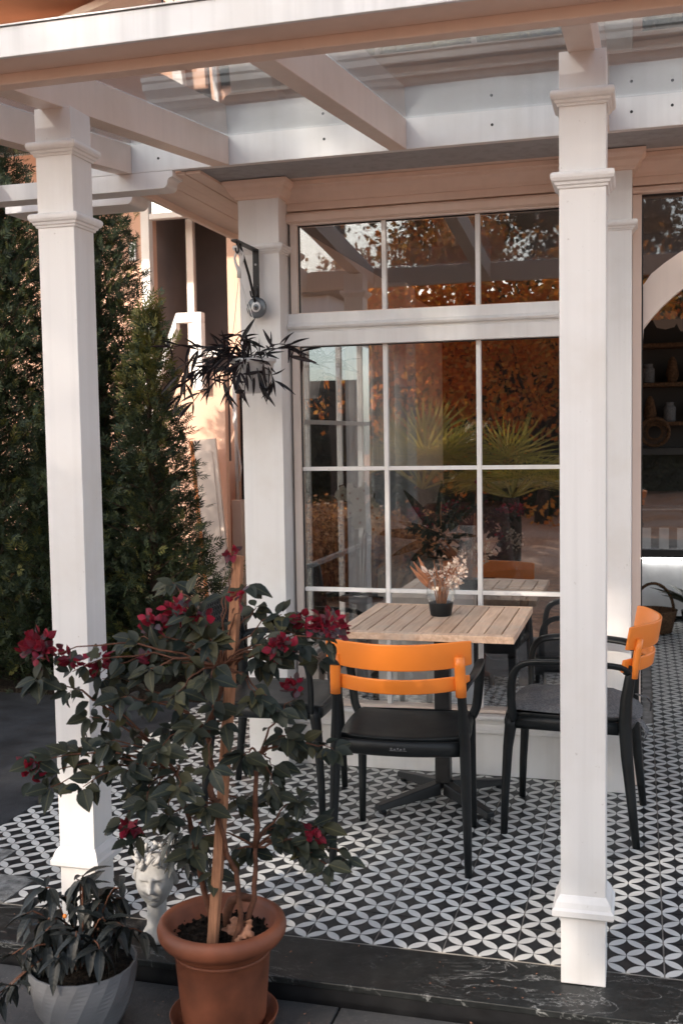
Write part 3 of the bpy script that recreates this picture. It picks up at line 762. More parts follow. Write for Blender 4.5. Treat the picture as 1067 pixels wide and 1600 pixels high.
for s_ in (-1, 1):
    m = MB(); m.tube([(s_*.17, -.235, .452), (s_*.185, -.275, .440), (s_*.20, -.295, .412), (s_*.19, -.29, .385)], [(.003, .010), (.003, .016), (.003, .018), (.002, .012)], 8)
    m.ob('tie_ribbon', M['cushion'], cu, smooth=True)
tag(cu, 'thin grey felt cushion lying on the seat of the chair behind the right post', 'cushion')

# ================================================================== TABLE
TX, TY = -.418, 1.205
tb = thing('cafe_table', 'square slatted wooden cafe table on a black four-footed pedestal by the window', 'table', (TX, TY, 0))
hw = .327; hd = .345; tz = .74
n = 9; sw_ = (2*hw-.10)/n
for i in range(n):
    a = -hw+.050+i*sw_
    m = MB(); m.box(-sw_/2+.0020, sw_/2-.0020, -hd+.048, hd-.032, -.020, -.0005+rnd.uniform(-.0006, .0006)); o = m.ob('table_slat', M['teak'], tb, .0012, loc=(a+sw_/2, 0, tz))
for (a, b, c_, d_) in ((-hw, -hw+.047, -hd+.046, hd-.030), (hw-.047, hw, -hd+.046, hd-.030)):
    m = MB(); m.box(a, b, c_, d_, -.026, 0); m.ob('table_rim', M['teak'], tb, .002, loc=(0, 0, tz))
for (c_, d_) in ((-hd, -hd+.0452), (hd-.0292, hd)):
    m = MB(); m.box(c_, d_, -hw, hw, -.026, 0); m.ob('table_rim', M['teak'], tb, .002, loc=(0, 0, tz), rot=(0, 0, -math.pi/2) if 0 else (0, 0, 0)) if 0 else None
    m = MB(); m.box(-hw, hw, c_, d_, -.026, 0); m.ob('table_rim', M['teak'], tb, .002, loc=(0, 0, tz))
m = MB(); m.box(-.20, .20, -.025, .025, .690, .7135); m.box(-.025, .025, -.20, -.026, .690, .7135); m.box(-.025, .025, .026, .20, .690, .7135); m.ob('top_bracket', M['iron'], tb)
m = MB(); m.box(-.030, .030, .03, .09, .07, .689); m.ob('pedestal', M['iron'], tb, .006)
bx, by = 0, .06
for (tx_, ty_) in ((-.222, -.16), (.215, -.145), (-.225, .28), (.215, .27)):
    d = Vector((tx_-bx, ty_-by, 0)); L = d.length; d.normalize(); p_ = Vector((-d.y, d.x, 0))
    m = MB(); c0 = Vector((bx, by, 0)) + d*.03; c1 = Vector((bx, by, 0)) + d*L
    m.hexa([tuple(c0-p_*.028+Vector((0, 0, .030))), tuple(c1-p_*.020+Vector((0, 0, .012))), tuple(c1+p_*.020+Vector((0, 0, .012))), tuple(c0+p_*.028+Vector((0, 0, .030))),
            tuple(c0-p_*.022+Vector((0, 0, .078))), tuple(c1-p_*.016+Vector((0, 0, .034))), tuple(c1+p_*.016+Vector((0, 0, .034))), tuple(c0+p_*.022+Vector((0, 0, .078)))])
    ft = m.ob('pedestal_foot', M['iron'], tb, .004)
    m = MB(); m.lathe([(.014, 0), (.016, .004), (.012, .0115)], 12, tuple(c1-d*.025)); m.ob('glide', M['black_plastic'], ft)

# vase of dried flowers in a black rubber base
VX, VY = -.424, 1.275
v_ = thing('flower_vase', 'ribbed glass vase of dried flowers in a black base on the wooden table', 'vase', (VX, VY, .7402)); v_.scale = (1.14, 1.14, 1.12)
m = MB(); m.lathe([(.034, 0), (.036, .002), (.043, .046), (.041, .048), (.038, .046), (.034, .02), (0, .02)], 28); m.ob('vase_base', M['black_plastic'], v_, .001, smooth=True)
m = MB(); prof = [(.034, .022), (.040, .045), (.047, .062), (.049, .085), (.046, .105), (.044, .125), (.045, .128), (.042, .125), (.0435, .105), (.046, .085), (.044, .062), (.037, .045), (.030, .026)]
m.lathe(prof, 36)
for i, (x, y, z) in enumerate(list(m.v)):
    a = math.atan2(y, x); s_ = 1+.035*math.cos(9*a)*(1 if .045 < z < .115 else .2); m.v[i] = (x*s_, y*s_, z)
m.ob('vase_glass', M['vaseglass'], v_, smooth=True)
m = MB()
for i in range(26):
    a = rnd.uniform(0, 6.28); r_ = rnd.uniform(.004, .03); dx, dy = math.cos(a)*r_, math.sin(a)*r_
    tx_ = rnd.uniform(-.05, .07); m.tube([(dx*.5, dy*.5, .03), (dx, dy, .09), (dx+tx_*.5, dy*1.3, .13+rnd.uniform(0, .03)), (dx+tx_, dy*1.6, .15+rnd.uniform(0, .05))], [.0022, .0018, .0014, .0008], 5)
m.ob('dried_stems', M['drystem'], v_, smooth=True)
bl = leaf_mesh('blossom_petal', M['dryflower'], .9, .5, -.3, 3)
for (cx_, cy_, cz_, R_, nn) in ((-.012, -.015, .145, .028, 36), (.050, -.01, .150, .040, 84), (.068, .0, .182, .030, 50), (.045, -.02, .122, .026, 36)):
    mats = []
    for i in range(nn):
        d = rv().normalized(); mats.append(frame(Vector((cx_, cy_, cz_))+d*R_*rnd.uniform(.4, 1), d+rv(.5), rv(), rnd.uniform(.009, .015)))
    merged('dried_flower_head', bl, mats, v_)
lp = leaf_mesh('dried_grass_blade', M['drystem'], .16, .2, .3, 5)
for i in range(3): inst('dried_leaf', lp, v_, frame((-.02-.006*i, .0, .09), (-.5-.15*i, -.1*i, .9), (0, -1, .2), .13-.01*i))
gl = leaf_mesh('pale_leaf', M['dryflower'], .5, .2, .3, 4); inst('dried_leaf', gl, v_, frame((-.045, -.01, .15), (-.5, 0, .6), (0, -1, .2), .035))

# ================================================================== HANGING PLANT + BRACKET
bk = thing('wall_bracket', 'black iron wall bracket with a brace on the left pilaster', 'bracket', (-1.236, 1.466, 1.985))
m = MB(); m.box(-.0135, .0135, -.006, 0, -.02, .264); m.box(-.0135, .0135, -.255, -.0065, .256, .264); m.box(-.008, .008, .0005, .0225, -.01, .05)
m.ob('bracket_arm', M['iron'], bk, .001)
m = MB(); m.tube([(0, -.19, .255), (0, -.15, .21), (0, -.09, .145), (0, -.04, .07), (0, -.012, .03)], .0058, 8)
sc = []
for i in range(20):
    a = i/19*4.4; r_ = .034*(1-i/26); sc.append((.004, -.055-math.cos(a)*r_-.0, .08-math.sin(a)*r_*1.0))
m.tube(sc, .0036, 6); m.ob('scroll_brace', M['iron'], bk, smooth=True)
m = MB(); hk = [(0, -.222, .256)]
for i in range(9): a = R(90-i*34); hk.append((0, -.222+.017*math.cos(a), .232+.017*math.sin(a)))
m.tube(hk, .004, 8); m.ob('hook', M['iron'], bk, smooth=True)
for z_ in (.20, .03):
    m = MB(); m.tube([(0, -.0062, z_), (0, -.009, z_)], .0048, 10); m.ob('screw_head', M['steel'], bk)
# evil-eye glass disc hanging on the bracket
ey = thing('glass_eye_charm', 'round smoky glass charm with a white ring and dark pupil, hanging under the black bracket', 'charm', (-1.232, 1.450, 2.003)); ey.scale = (1.12, 1.12, 1.12)
def disc(name, r_, y0, y1, mat, cz=0, ez=1, parent=ey):
    m = MB(); n = 36; prof = [(0, y1), (r_*.85, y1), (r_, (y0+y1)/2), (r_*.85, y0), (0, y0)]
    for rr, yy in prof:
        for k in range(n): a = 2*math.pi*k/n; m.v.append((rr*math.cos(a), yy, cz+rr*ez*math.sin(a)))
    for i in range(len(prof)-1):
        for k in range(n): k2 = (k+1) % n; m.f.append((i*n+k, i*n+k2, (i+1)*n+k2, (i+1)*n+k))
    return m.ob(name, mat, parent, smooth=True)
disc('charm_disc', .040, -.004, .006, M['eye_glass']); disc('charm_ring', .0185, -.0075, -.004, M['eye_white'], .003, 1.1); disc('charm_iris', .0115, -.0095, -.0077, M['eye_glass'], .001); disc('charm_pupil', .0052, -.0115, -.0097, M['eye_black'], .001)
m = MB(); m.tube([(0, 0, .040), (.002, .004, .055), (0, .010, .075)], .0035, 8); m.tube([(.003, -.004, .058), (.012, -.004, .078), (.004, .0, .083)], .0012, 5); m.ob('charm_cord', M['iron'], ey, smooth=True)
# the basket
HX, HY, HZ = -1.195, 1.285, 1.712
hp = thing('hanging_plant', 'hanging plant with dark spidery purple leaves in a white pot on three strings', 'plant', (HX, HY, HZ))
m = MB(); m.lathe([(.062, -.075), (.066, -.073), (.088, .045), (.096, .048), (.096, .062), (.088, .062), (.083, .045), (.060, -.06), (0, -.06)], 32)
m.ob('pot', M['white_plastic'], hp, smooth=True)
m = MB(); m.lathe([(.084, .035), (.04, .044), (0, .046)], 24); m.ob('soil', M['soil'], hp)
top = Vector((-.045, -.015, .405))
for a in (200, 330, 85):
    m = MB(); e = Vector((.092*math.cos(R(a)), .092*math.sin(R(a)), .055)); m.tube([tuple(e), tuple(e.lerp(top, .5)+Vector((0, 0, -.006))), tuple(top)], .0016, 6); m.ob('string', M['string'], hp)
m = MB(); OX = -.045; m.tube([(q[0]+OX, q[1]-.01, q[2]-.008) for q in ((0, -.005, .400), (0, -.005, .43), (-.012, -.005, .455), (-.018, -.005, .480), (-.010, -.005, .503), (.006, -.004, .510), (.018, -.003, .498), (.019, -.003, .478), (.014, -.003, .455))], [(.009, .005), (.009, .005), (.006, .004), (.005, .004), (.005, .004), (.005, .004), (.005, .004), (.004, .003), (.003, .003)], 8)
m.ob('hanger_hook', M['string'], hp, smooth=True)
pl1 = leaf_mesh('purple_leaf', M['purpleleaf'], .16, .6, .04, 6, 1.2); pl2 = leaf_mesh('purple_leaf', M['purpleleaf'], .14, .6, .22, 6, 1.2)
rh = random.Random(21); stem = MB(); nleaf = 0
tips = [(-.30, -.04, .12), (-.26, .02, .055), (-.22, -.08, -.03), (-.15, -.10, .10), (-.10, -.14, .03), (-.03, -.12, .09), (.03, -.14, .15), (.06, -.08, .13), (.12, -.08, .04), (.15, -.04, -.03), (.20, .0, .11), (.24, .03, .085), (-.08, -.15, -.06), (.0, -.16, -.08), (.06, -.14, -.07), (.11, -.10, -.06), (-.17, -.12, -.11), (-.25, -.06, -.08), (-.04, -.05, .12), (.05, -.16, .0), (-.12, .03, .11), (-.06, -.17, .02), (.02, -.12, .02), (-.2, -.02, .02)]
for tp in tips:
    e = Vector(tp)+Vector((-.045, 0, 0)); a0 = Vector((e.x*.15, e.y*.2, .05)); pts = bez(a0, a0+Vector((e.x*.2, e.y*.2, .07)), e*.75+Vector((0, 0, .05)), e, 7)
    stem.tube([tuple(p) for p in pts], [.0032-.0002*i for i in range(8)], 5)
    for i in range(2, 8):
        d = (pts[i]-pts[i-1]).normalized()
        for q in range(1 if i < 7 else 4):
            side = rv(1, rh); dd = (d*rh.uniform(.2, 1.0)+side*.9+Vector((0, 0, -.02))).normalized()
            if i == 7: dd = (d*.8+side*.75).normalized()
            inst('leaf', rh.choice((pl1, pl2)), hp, frame(pts[i], dd, rv(1, rh)+Vector((0, 0, 1)), rh.uniform(.05, .105), None)); nleaf += 1
for i in range(36):
    p = Vector((rh.uniform(-.23, .09), rh.uniform(-.12, .05), rh.uniform(-.03, .08))); d = rv(1, rh); d.z *= .8
    inst('leaf', rh.choice((pl1, pl2)), hp, frame(p, d, rv(1, rh), rh.uniform(.05, .10)))
for (x, y, z, dx, dy, dz, L) in ((-.19, -.12, .03, -.3, 0, -1, .13), (-.03, -.14, -.03, .35, 0, -1, .12), (.02, -.16, -.02, .5, 0, -.9, .12), (.10, -.09, .01, .3, 0, -1, .12), (.15, -.04, .10, -.5, 0, .9, .09), (-.24, -.10, .0, -.8, 0, -.7, .11), (.03, -.1, .12, .6, 0, .9, .12), (.2, 0, .07, 1, 0, -.25, .12)):
    inst('leaf', pl1, hp, frame((x-.045, y, z), (dx, dy, dz), (0, -1, .3), L))
stem.ob('stems', M['purpleleaf'], hp, smooth=True)

# ================================================================== TERRACOTTA POT, SHRUB, STAKE
PX, PY, PZ = -.698, -.395, -.058
tp_ = thing('terracotta_pot', 'large round terracotta-coloured plastic pot with a rolled rim, holding the flowering shrub', 'flowerpot', (PX, PY, PZ)); tp_.scale = (.93, .93, 1.05)
m = MB(); m.lathe([(.100, .008), (.112, .009), (.117, .030), (.128, .150), (.133, .205), (.137, .207), (.139, .213), (.148, .216), (.166, .222), (.176, .236), (.178, .250), (.172, .264), (.160, .270), (.150, .266), (.144, .255), (.138, .235), (.120, .22), (0, .22)], 72)
m.ob('pot_body', M['terracotta'], tp_, smooth=True)
m = MB(); m.lathe([(.1318, .186), (.1345, .188), (.1345, .194), (.1322, .196)], 72, closed=True); m.ob('pot_band', M['terracotta'], tp_, smooth=True)
sm_ = MB(); n = 30
for j in range(n+1):
    for i in range(n+1):
        u = -1+2*i/n; v = -1+2*j/n; uu = u*math.sqrt(1-v*v/2); vv = v*math.sqrt(1-u*u/2)
        sm_.v.append((uu*.140, vv*.140, .226+.012*noise.noise(Vector((uu*9, vv*9, 0)))+.006*noise.noise(Vector((uu*30, vv*30, 3)))))
for j in range(n):
    for i in range(n): a = j*(n+1)+i; sm_.f.append((a, a+1, a+n+2, a+n+1))
sm_.ob('soil', M['soil'], tp_)
clods = MB()
for i in range(90):
    a = rnd.uniform(0, 6.28); r_ = .135*math.sqrt(rnd.random()); s_ = rnd.uniform(.003, .010); c_ = (r_*math.cos(a), r_*math.sin(a), .232+rnd.uniform(-.003, .003))
    b = len(clods.v); q = [Vector(t)*s_*rnd.uniform(.6, 1.2) for t in ((1, 0, 0), (0, 1, 0), (-1, 0, 0), (0, -1, 0), (0, 0, .8), (0, 0, -.8))]
    clods.v += [tuple(Vector(c_)+t) for t in q]; clods.f += [tuple(b+k for k in t) for t in ((0, 1, 4), (1, 2, 4), (2, 3, 4), (3, 0, 4), (1, 0, 5), (2, 1, 5), (3, 2, 5), (0, 3, 5))]
clods.ob('soil_clods', M['soil'], tp_, kind='stuff')
sc_ = MB(); sc_.lathe([(0, .0), (.128, .0), (.136, .004), (.146, .034), (.1475, .036), (.143, .036), (.133, .008), (.0, .006)], 64)
so_ = sc_.ob('pot_saucer', M['terracotta'], None, smooth=True); so_.location = (PX, PY, PZ-.001); so_.scale = (.95, .95, 1)
tag(so_, 'terracotta-coloured saucer under the large rolled-rim pot', 'saucer')
# dry fallen leaf in the pot
dl = MB(); nn = 10
for j in range(nn+1):
    for i in range(nn+1):
        u = -1+2*i/nn; v = -1+2*j/nn; uu = u*math.sqrt(1-v*v/2); vv = v*math.sqrt(1-u*u/2); rr = math.hypot(uu, vv); a = math.atan2(vv, uu)
        k = 1.1-.42*(abs(math.sin(2.5*a+.6)))*rr+.08*math.sin(13*a)*rr
        dl.v.append((uu*.045*k, vv*.032*k, .014*math.sin(uu*2.6+.5)+.020*noise.noise(Vector((uu*3.2, vv*3.2, 7)))-.012*abs(vv)+.010*rr*rr))
for j in range(nn):
    for i in range(nn): a = j*(nn+1)+i; dl.f.append((a, a+1, a+nn+2, a+nn+1))
dlo = dl.ob('fallen_leaf', M['dryleaf'], None, smooth=True); dlo.location = (PX+.062, PY-.035, PZ+.272); dlo.rotation_euler = (R(58), R(16), R(8))
tag(dlo, 'curled dry brown leaf lying on the soil of the terracotta pot', 'leaf')
# stake
stk = MB(); a = Vector((-.698, -.465, .165)); b = Vector((-.620, -.42, 1.162)); d = b-a
stk.tube([tuple(a), tuple(a.lerp(b, .3)+Vector((.001, 0, 0))), tuple(a.lerp(b, .7)), tuple(b)], [(.0165, .0165)]*4, 4, up=(.7, -.7, 0))
sk = stk.ob('wooden_stake', M['stake'], None, .0015)
tag(sk, 'square brown wooden stake standing in the terracotta pot through the shrub', 'stake')

bg_ = thing('bougainvillea', 'bougainvillea shrub with dark leaves and crimson bracts tied to a stake in the terracotta pot', 'shrub', (PX, PY, .17))
BI = Vector((PX, PY, .17)); rb = random.Random(5)
FLc = [((-1.055, -.62, .955), .062, 30), ((-.985, -.6, .925), .032, 9), ((-.955, -.52, .905), .036, 12), ((-.783, -.42, 1.022), .048, 18), ((-.825, -.47, .995), .04, 12), ((-.631, -.44, 1.168), .018, 5), ((-.59, -.5, 1.075), .03, 5), ((-.395, -.42, .992), .062, 32), ((-.468, -.38, .998), .035, 12), ((-.486, -.5, .955), .036, 16), ((-.489, -.4, .832), .03, 8), ((-1.106, -.6, .65), .034, 12), ((-.868, -.55, .50), .03, 9), ((-.462, -.35, .443), .025, 8), ((-.836, -.5, .905), .02, 4), ((-.705, -.44, 1.005), .03, 6)]
TP = [(-1.079, -.6, .874), (-.993, -.6, .847), (-.96, -.5, .857), (-.919, -.4, .937), (-.804, -.55, .899), (-.83, -.35, 1.082), (-.735, -.45, 1.017), (-.644, -.55, .975), (-.808, -.35, .915), (-.71, -.3, 1.044), (-.603, -.35, 1.021), (-.518, -.4, 1.015), (-.518, -.5, .954), (-.454, -.45, .947), (-.436, -.35, .896), (-.535, -.55, .842), (-.48, -.55, .814), (-.508, -.4, .71), (-.407, -.35, .67), (-.507, -.3, .666), (-.626, -.6, .895), (-.708, -.6, .86), (-.791, -.6, .826), (-.883, -.55, .825), (-.971, -.55, .772), (-.895, -.6, .727), (-1.027, -.55, .688), (-1.088, -.6, .667), (-1.055, -.6, .605), (-.967, -.6, .612), (-.846, -.6, .667), (-.737, -.65, .735), (-.678, -.6, .77), (-.637, -.5, .762), (-.589, -.5, .686), (-.611, -.65, .698), (-.691, -.65, .648), (-.798, -.6, .593), (-.894, -.55, .504), (-.773, -.55, .53), (-.693, -.5, .551), (-.631, -.4, .538), (-.545, -.4, .561), (-.494, -.35, .532), (-.547, -.35, .461), (-.479, -.35, .4), (-.429, -.35, .371), (-.459, -.3, .45), (-.392, -.3, .372), (-.73, -.5, .435), (-.60, -.42, 1.09), (-.70, -.44, .36), (-.62, -.38, .40), (-.56, -.36, .62), (-.76, -.38, .42), (-.66, -.5, .80), (-.78, -.5, .74), (-.85, -.5, .58), (-.55, -.42, .90)]
def stemgroup(name): return MB()
hubs = [Vector((-.675, -.47, .55)), Vector((-.70, -.46, .72)), Vector((-.66, -.45, .88)), Vector((-.60, -.40, .42)), Vector((-.78, -.47, .62)), Vector((-.58, -.42, .66))]
trunks = [[(-.63, -.42, .17), (-.60, -.41, .28), (-.585, -.41, .38), hubs[3]], [(-.65, -.44, .17), (-.60, -.42, .24), (-.65, -.45, .40), hubs[0]], [(-.70, -.43, .17), (-.73, -.44, .33), (-.75, -.46, .5), hubs[4]],
          [hubs[0], (-.69, -.45, .62), hubs[1]], [hubs[1], (-.675, -.45, .80), hubs[2]], [hubs[3], (-.59, -.42, .54), hubs[5]]]
for t in trunks:
    t = [Vector(q)-BI for q in t]; a = t[0]; d = t[-1]; pts = bez(a, t[1], t[-2], d, 10)
    pts = [p+Vector((noise.noise(p*22), noise.noise(p*22+Vector((9, 0, 0))), 0))*.012*(0 if i in (0, 10) else 1) for i, p in enumerate(pts)]
    m = MB(); m.tube([tuple(p) for p in pts], [.0085-.0003*i for i in range(11)], 8); m.ob('woody_stem', M['twig'], bg_, smooth=True)
# curled-over old stem
m = MB(); m.tube([(.0, .04, .0), (.0, .035, .05), (.015, .03, .085), (.045, .03, .10), (.075, .035, .095)], [.012, .013, .013, .012, .009], 8); m.ob('woody_stem', M['twig'], bg_, smooth=True)
LM = [leaf_mesh('shrub_leaf', M['bleaf'], .58, .28, .20, 5, 1.5, .0, 1), leaf_mesh('shrub_leaf', M['bleaf'], .52, .16, .38, 5, 1.5, .02, 2), leaf_mesh('shrub_leaf', M['bleaf'], .64, .40, .10, 5, 1.5, .015, 3)]
leaves = []
tw = MB()
CP = Vector((.333, -2.898, 1.448)); HP = Vector((-1.01, -.12, .17)); HD = (HP-CP).normalized()
def near_head(p):   # keep the plaster face free of leaves
    w = p-CP; return (w-HD*w.dot(HD)).length < .075*w.length/3.3
SA, SB = Vector((-.698, -.465, .165)), Vector((-.620, -.42, 1.162))
def near_stake(p):   # the stake stays in view between the branches
    if not (.86 < p.z < 1.2 or .66 < p.z < .84 or p.z < .52): return False
    for k in range(21):
        w = p-CP; q = (SA.lerp(SB, k/20)-CP).normalized()
        if w.dot(q) < (SA-CP).length and (w-q*w.dot(q)).length < .045: return True
    return False
allt = [(Vector(t), 0) for t in TP] + [(Vector(c)+Vector((0, 0, -.03)), 1) for c, _, _ in FLc]
for e, isf in allt:
    h = min(hubs, key=lambda q: (q-e).length + (.25 if q.z > e.z+.12 else 0))
    out = e-h; L = out.length; out.normalize()
    a = h-BI; z_ = e-BI
    pts = bez(a, a+out*L*.33+Vector((0, 0, .10*L+.02)), z_-out*L*.3+Vector((0, 0, .16*L)), z_, 9)
    pts = [p+rv(.006, rb) for p in pts]; pts[0] = a; pts[-1] = z_
    tw.tube([tuple(p) for p in pts], [.0034-.00025*i for i in range(10)], 5)
    nl = 0
    for i in range(3, 10):
        if L < .12 and i < 5: continue
        d = (pts[min(i+1, 9)]-pts[i-1]).normalized()
        for q in range((2 if rb.random() < .8 else 1) if i < 8 else 3):
            if near_head(BI+pts[i]) or (near_stake(BI+pts[i]) and rb.random() < .85): continue
            if rb.random() < .22 and i < 8: continue
            ang = rb.uniform(0, 6.28); side = d.orthogonal().normalized(); side.rotate(Quaternion(d, ang))
            dd = (d*.45+side*.75+Vector((0, -.12, -.30))).normalized()
            nm = Vector((rb.uniform(-.6, .6), -.65+rb.uniform(-.5, .3), .8))
            leaves.append((pts[i]+dd*.008, dd, nm, rb.uniform(.024, .056)))
    if not isf:
        for q in range(4):
            a2 = q*1.57+rb.uniform(0, 1); dd = Vector((math.cos(a2), -.25+math.sin(a2)*.5, -.35+.25*math.sin(a2*2))).normalized()
            leaves.append((z_+dd*.006, dd, Vector((rb.uniform(-.4, .4), -.6, .8)), rb.uniform(.036, .068)))
tw.ob('twigs', M['twig'], bg_, smooth=True)
rb.shuffle(leaves)
# the largest ones as single leaves, the rest joined
leaves.sort(key=lambda q: -q[3])
for p, d, nm, s_ in leaves[:300]: inst('leaf', rb.choice(LM), bg_, frame(p, d, nm, s_))
for L_ in range(3):
    sub = leaves[300+L_::3]
    if sub: merged('small_leaves', LM[L_], [frame(p, d, nm, s_) for p, d, nm, s_ in sub], bg_)
BM = [leaf_mesh('bract', M['bract'], .85, .35, -.15, 4, 1.4, .02, 5), leaf_mesh('bract', M['bract'], .78, .5, .15, 4, 1.4, .03, 6)]
BG = leaf_mesh('bract', M['bract_grey'], .72, .35, -.1, 4, 1.4, .03, 7)
for c, R_, nb_ in FLc:
    cen = Vector(c)-BI
    e = bpy.data.objects.new('flower_cluster', None); C.objects.link(e); e.parent = bg_; e.location = cen; e.empty_display_size = .02
    for i in range(int(nb_*2.3)):
        d = rv(1, rb); d.z = d.z*.8+.15; d.y -= .25; d.normalize()
        me = BG if (rb.random() < .13) else rb.choice(BM)
        inst('bract', me, e, frame(d*R_*rb.uniform(.15, .72), (d+rv(.8, rb)), rv(1, rb)+d*.3, rb.uniform(.018, .028)))
m = MB(); m.tube([(-.135, .10, .74), (-.137, .10, .80), (-.132, .10, .885)], [.004, .0035, .0025], 6); m.ob('bare_shoot', M['stake'], bg_, smooth=True)

# ================================================================== GREY POT + DARK PLANT
GX, GY = -1.055, -.475
gp = thing('grey_pot', 'pale grey planter with slanting facets, at the lower left corner', 'flowerpot', (GX, GY, -.059)); gp.scale = (.88, .88, .88)
m = MB(); n = 11; H = .185; levels = 14; prof = []
for j in range(levels+1):
    t = j/levels; r_ = .104+.054*(1-(1-t)**2.2)
    for k in range(n*2):
        tw_ = .55*t; a = 2*math.pi*k/(n*2)+tw_; ridge = (.0022 if k % 2 else -.0022)*math.sin(math.pi*min(1, t*1.15))
        m.v.append(((r_+ridge)*math.cos(a), (r_+ridge)*math.sin(a), t*H))
N2 = n*2
for j in range(levels):
    for k in range(N2): k2 = (k+1) % N2; m.f.append((j*N2+k, j*N2+k2, (j+1)*N2+k2, (j+1)*N2+k))
b = len(m.v)
for rr, zz in ((.1575, H+.004), (.152, H+.004), (.148, H-.02)):
    for k in range(N2): a = 2*math.pi*k/N2+.55; m.v.append((rr*math.cos(a), rr*math.sin(a), zz))
for j in range(3):
    base = levels*N2 if j == 0 else b+(j-1)*N2
    for k in range(N2): k2 = (k+1) % N2; m.f.append((base+k, base+k2, b+j*N2+k2, b+j*N2+k))
m.f.append(tuple(range(N2))[::-1])
m.ob('pot_body', M['concrete_pot'], gp)
m = MB(); m.lathe([(.149, H-.021), (0, H-.012)], 32); m.ob('soil', M['soil'], gp)
dp = thing('pepper_plant', 'dark drooping-leaved plant with tiny orange fruits, filling the grey pot', 'plant', (GX, GY, .10))
rd = random.Random(11); DL = [leaf_mesh('drooping_leaf', M['darkleaf'], .34, .35, .35, 6, 1.3, .01, 1), leaf_mesh('drooping_leaf', M['darkleaf'], .40, .25, .55, 6, 1.3, .02, 2)]
st = MB(); nl = 0
tips2 = [(.0, .0, .22), (.02, -.02, .24), (-.06, .02, .16), (-.10, .0, .19), (.06, .03, .17), (.10, .02, .20), (.13, -.02, .12), (-.14, -.03, .13), (-.12, -.09, .05), (-.17, -.06, .03), (-.05, -.09, .12), (.04, -.10, .12), (.10, -.09, .09), (-.02, .08, .17), (.07, .09, .14), (.0, -.12, .07), (.15, .04, .08), (-.16, .03, .07), (-.08, -.03, .12), (.02, .04, .15), (.08, -.02, .13), (-.15, -.10, -.03), (-.19, -.10, -.06)]
for tpp in tips2:
    e = Vector(tpp); a = Vector((e.x*.3, e.y*.3, 0)); pts = bez(a, a+Vector((0, 0, .08)), e+Vector((-e.x*.2, -e.y*.2, .03)), e, 6)
    st.tube([tuple(p) for p in pts], [.003-.0002*i for i in range(7)], 5)
    for i in range(2, 7):
        for q in range(2 if i < 6 else 5):
            if nl >= 298: break
            a_ = rd.uniform(0, 6.28); dd = Vector((math.cos(a_)*.7, math.sin(a_)*.7, -.45+rd.uniform(-.35, .35))).normalized()
            if i == 6 and q > 2: dd.z = .5
            sz_ = rd.uniform(.045, .085)
            if any(near_head(Vector((GX, GY, .10))+pts[i]+dd*sz_*k_) for k_ in (0, .5, 1)): continue
            inst('leaf', rd.choice(DL), dp, frame(pts[i], dd, Vector((math.cos(a_), math.sin(a_), .9)), sz_)); nl += 1
st.ob('stems', M['twig'], dp, smooth=True)
fr_ = MB(); fr_.lathe([(0, -.006), (.004, -.004), (.0055, 0), (.004, .004), (0, .006)], 10); fme = fr_.mesh('fruit'); fme.materials.append(M['orange'])
for p in ((.10, -.03, .12), (-.012, -.06, .15)): inst('fruit', fme, dp, Matrix.Translation(p))

# ================================================================== HEAD PLANTER (bust)
hd_ = thing('plaster_head', 'white plaster head of a young woman between left post and terracotta pot', 'sculpture', (-1.018, -.115, 0), rot=(0, 0, R(-2)))
m = MB(); nu, nv = 96, 80
def g2(u, v, cu_, cv_, su, sv): return math.exp(-((u-cu_)/su)**2-((v-cv_)/sv)**2)
for j in range(nv+1):
    th = math.pi*j/nv; z = math.cos(th)
    for i in range(nu):
        ph = 2*math.pi*i/nu; x = math.sin(th)*math.cos(ph); y = math.sin(th)*math.sin(ph)
        X, Y_, Z_ = x*.052, y*.062, z*.076
        if Z_ < 0: k = 1-.34*(-Z_/.076)**1.6; X *= k; Y_ = Y_*(1-.12*(-Z_/.076))
        if y < 0:                      # face towards -Y ; u across, v up (cm-ish)
            u, v = X/.052, Z_/.076; ff = max(0, -y)**.7; dz = 0; dy = 0
            Y_ = Y_*(1-.10*(1-abs(u))) if y < 0 else Y_
            dy -= .0185*g2(u, v, 0, -.15, .125, .085)      # nose tip
            dy -= .0105*g2(u, v, 0, .06, .085, .20)        # bridge
            dy += .0050*g2(u, v, 0, -.27, .10, .035)       # under the nose
            for s_ in (-1, 1):
                dy += .0125*g2(u, v, s_*.34, .10, .20, .11)
                dy -= .0075*g2(u, v, s_*.36, .075, .135, .055)
                dy += .0045*g2(u, v, s_*.36, .135, .16, .022)
                dy += .0022*g2(u, v, s_*.36, .02, .15, .022)
                dy -= .0070*g2(u, v, s_*.34, .27, .26, .06)
                dy -= .0030*g2(u, v, s_*.52, -.14, .20, .18)
                dy -= .0050*g2(u, v, s_*.13, -.19, .06, .05)
            dy -= .0085*g2(u, v, 0, -.415, .20, .035)
            dy -= .0085*g2(u, v, 0, -.515, .15, .040)
            dy += .0085*g2(u, v, 0, -.465, .25, .016)
            dy += .0050*g2(u, v, 0, -.61, .20, .05)
            dy -= .0100*g2(u, v, 0, -.80, .22, .13)
            Y_ += dy*ff
        m.v.append((X*1.06, Y_*1.06, Z_*1.06+.178))
for j in range(nv):
    for i in range(nu): i2 = (i+1) % nu; m.f.append((j*nu+i, j*nu+i2, (j+1)*nu+i2, (j+1)*nu+i))
ho = m.ob('face', M['plaster'], hd_, smooth=True)
hd_.rotation_euler = (0, 0, R(13))
m = MB(); m.tube([(0, .012, .0015), (0, .012, .012), (0, .012, .04), (0, .012, .09), (0, .010, .13)], [(.050, .055), (.046, .050), (.030, .033), (.028, .031), (.030, .032)], 28); m.ob('neck', M['plaster'], hd_, smooth=True)
rr = random.Random(3)
m = MB()
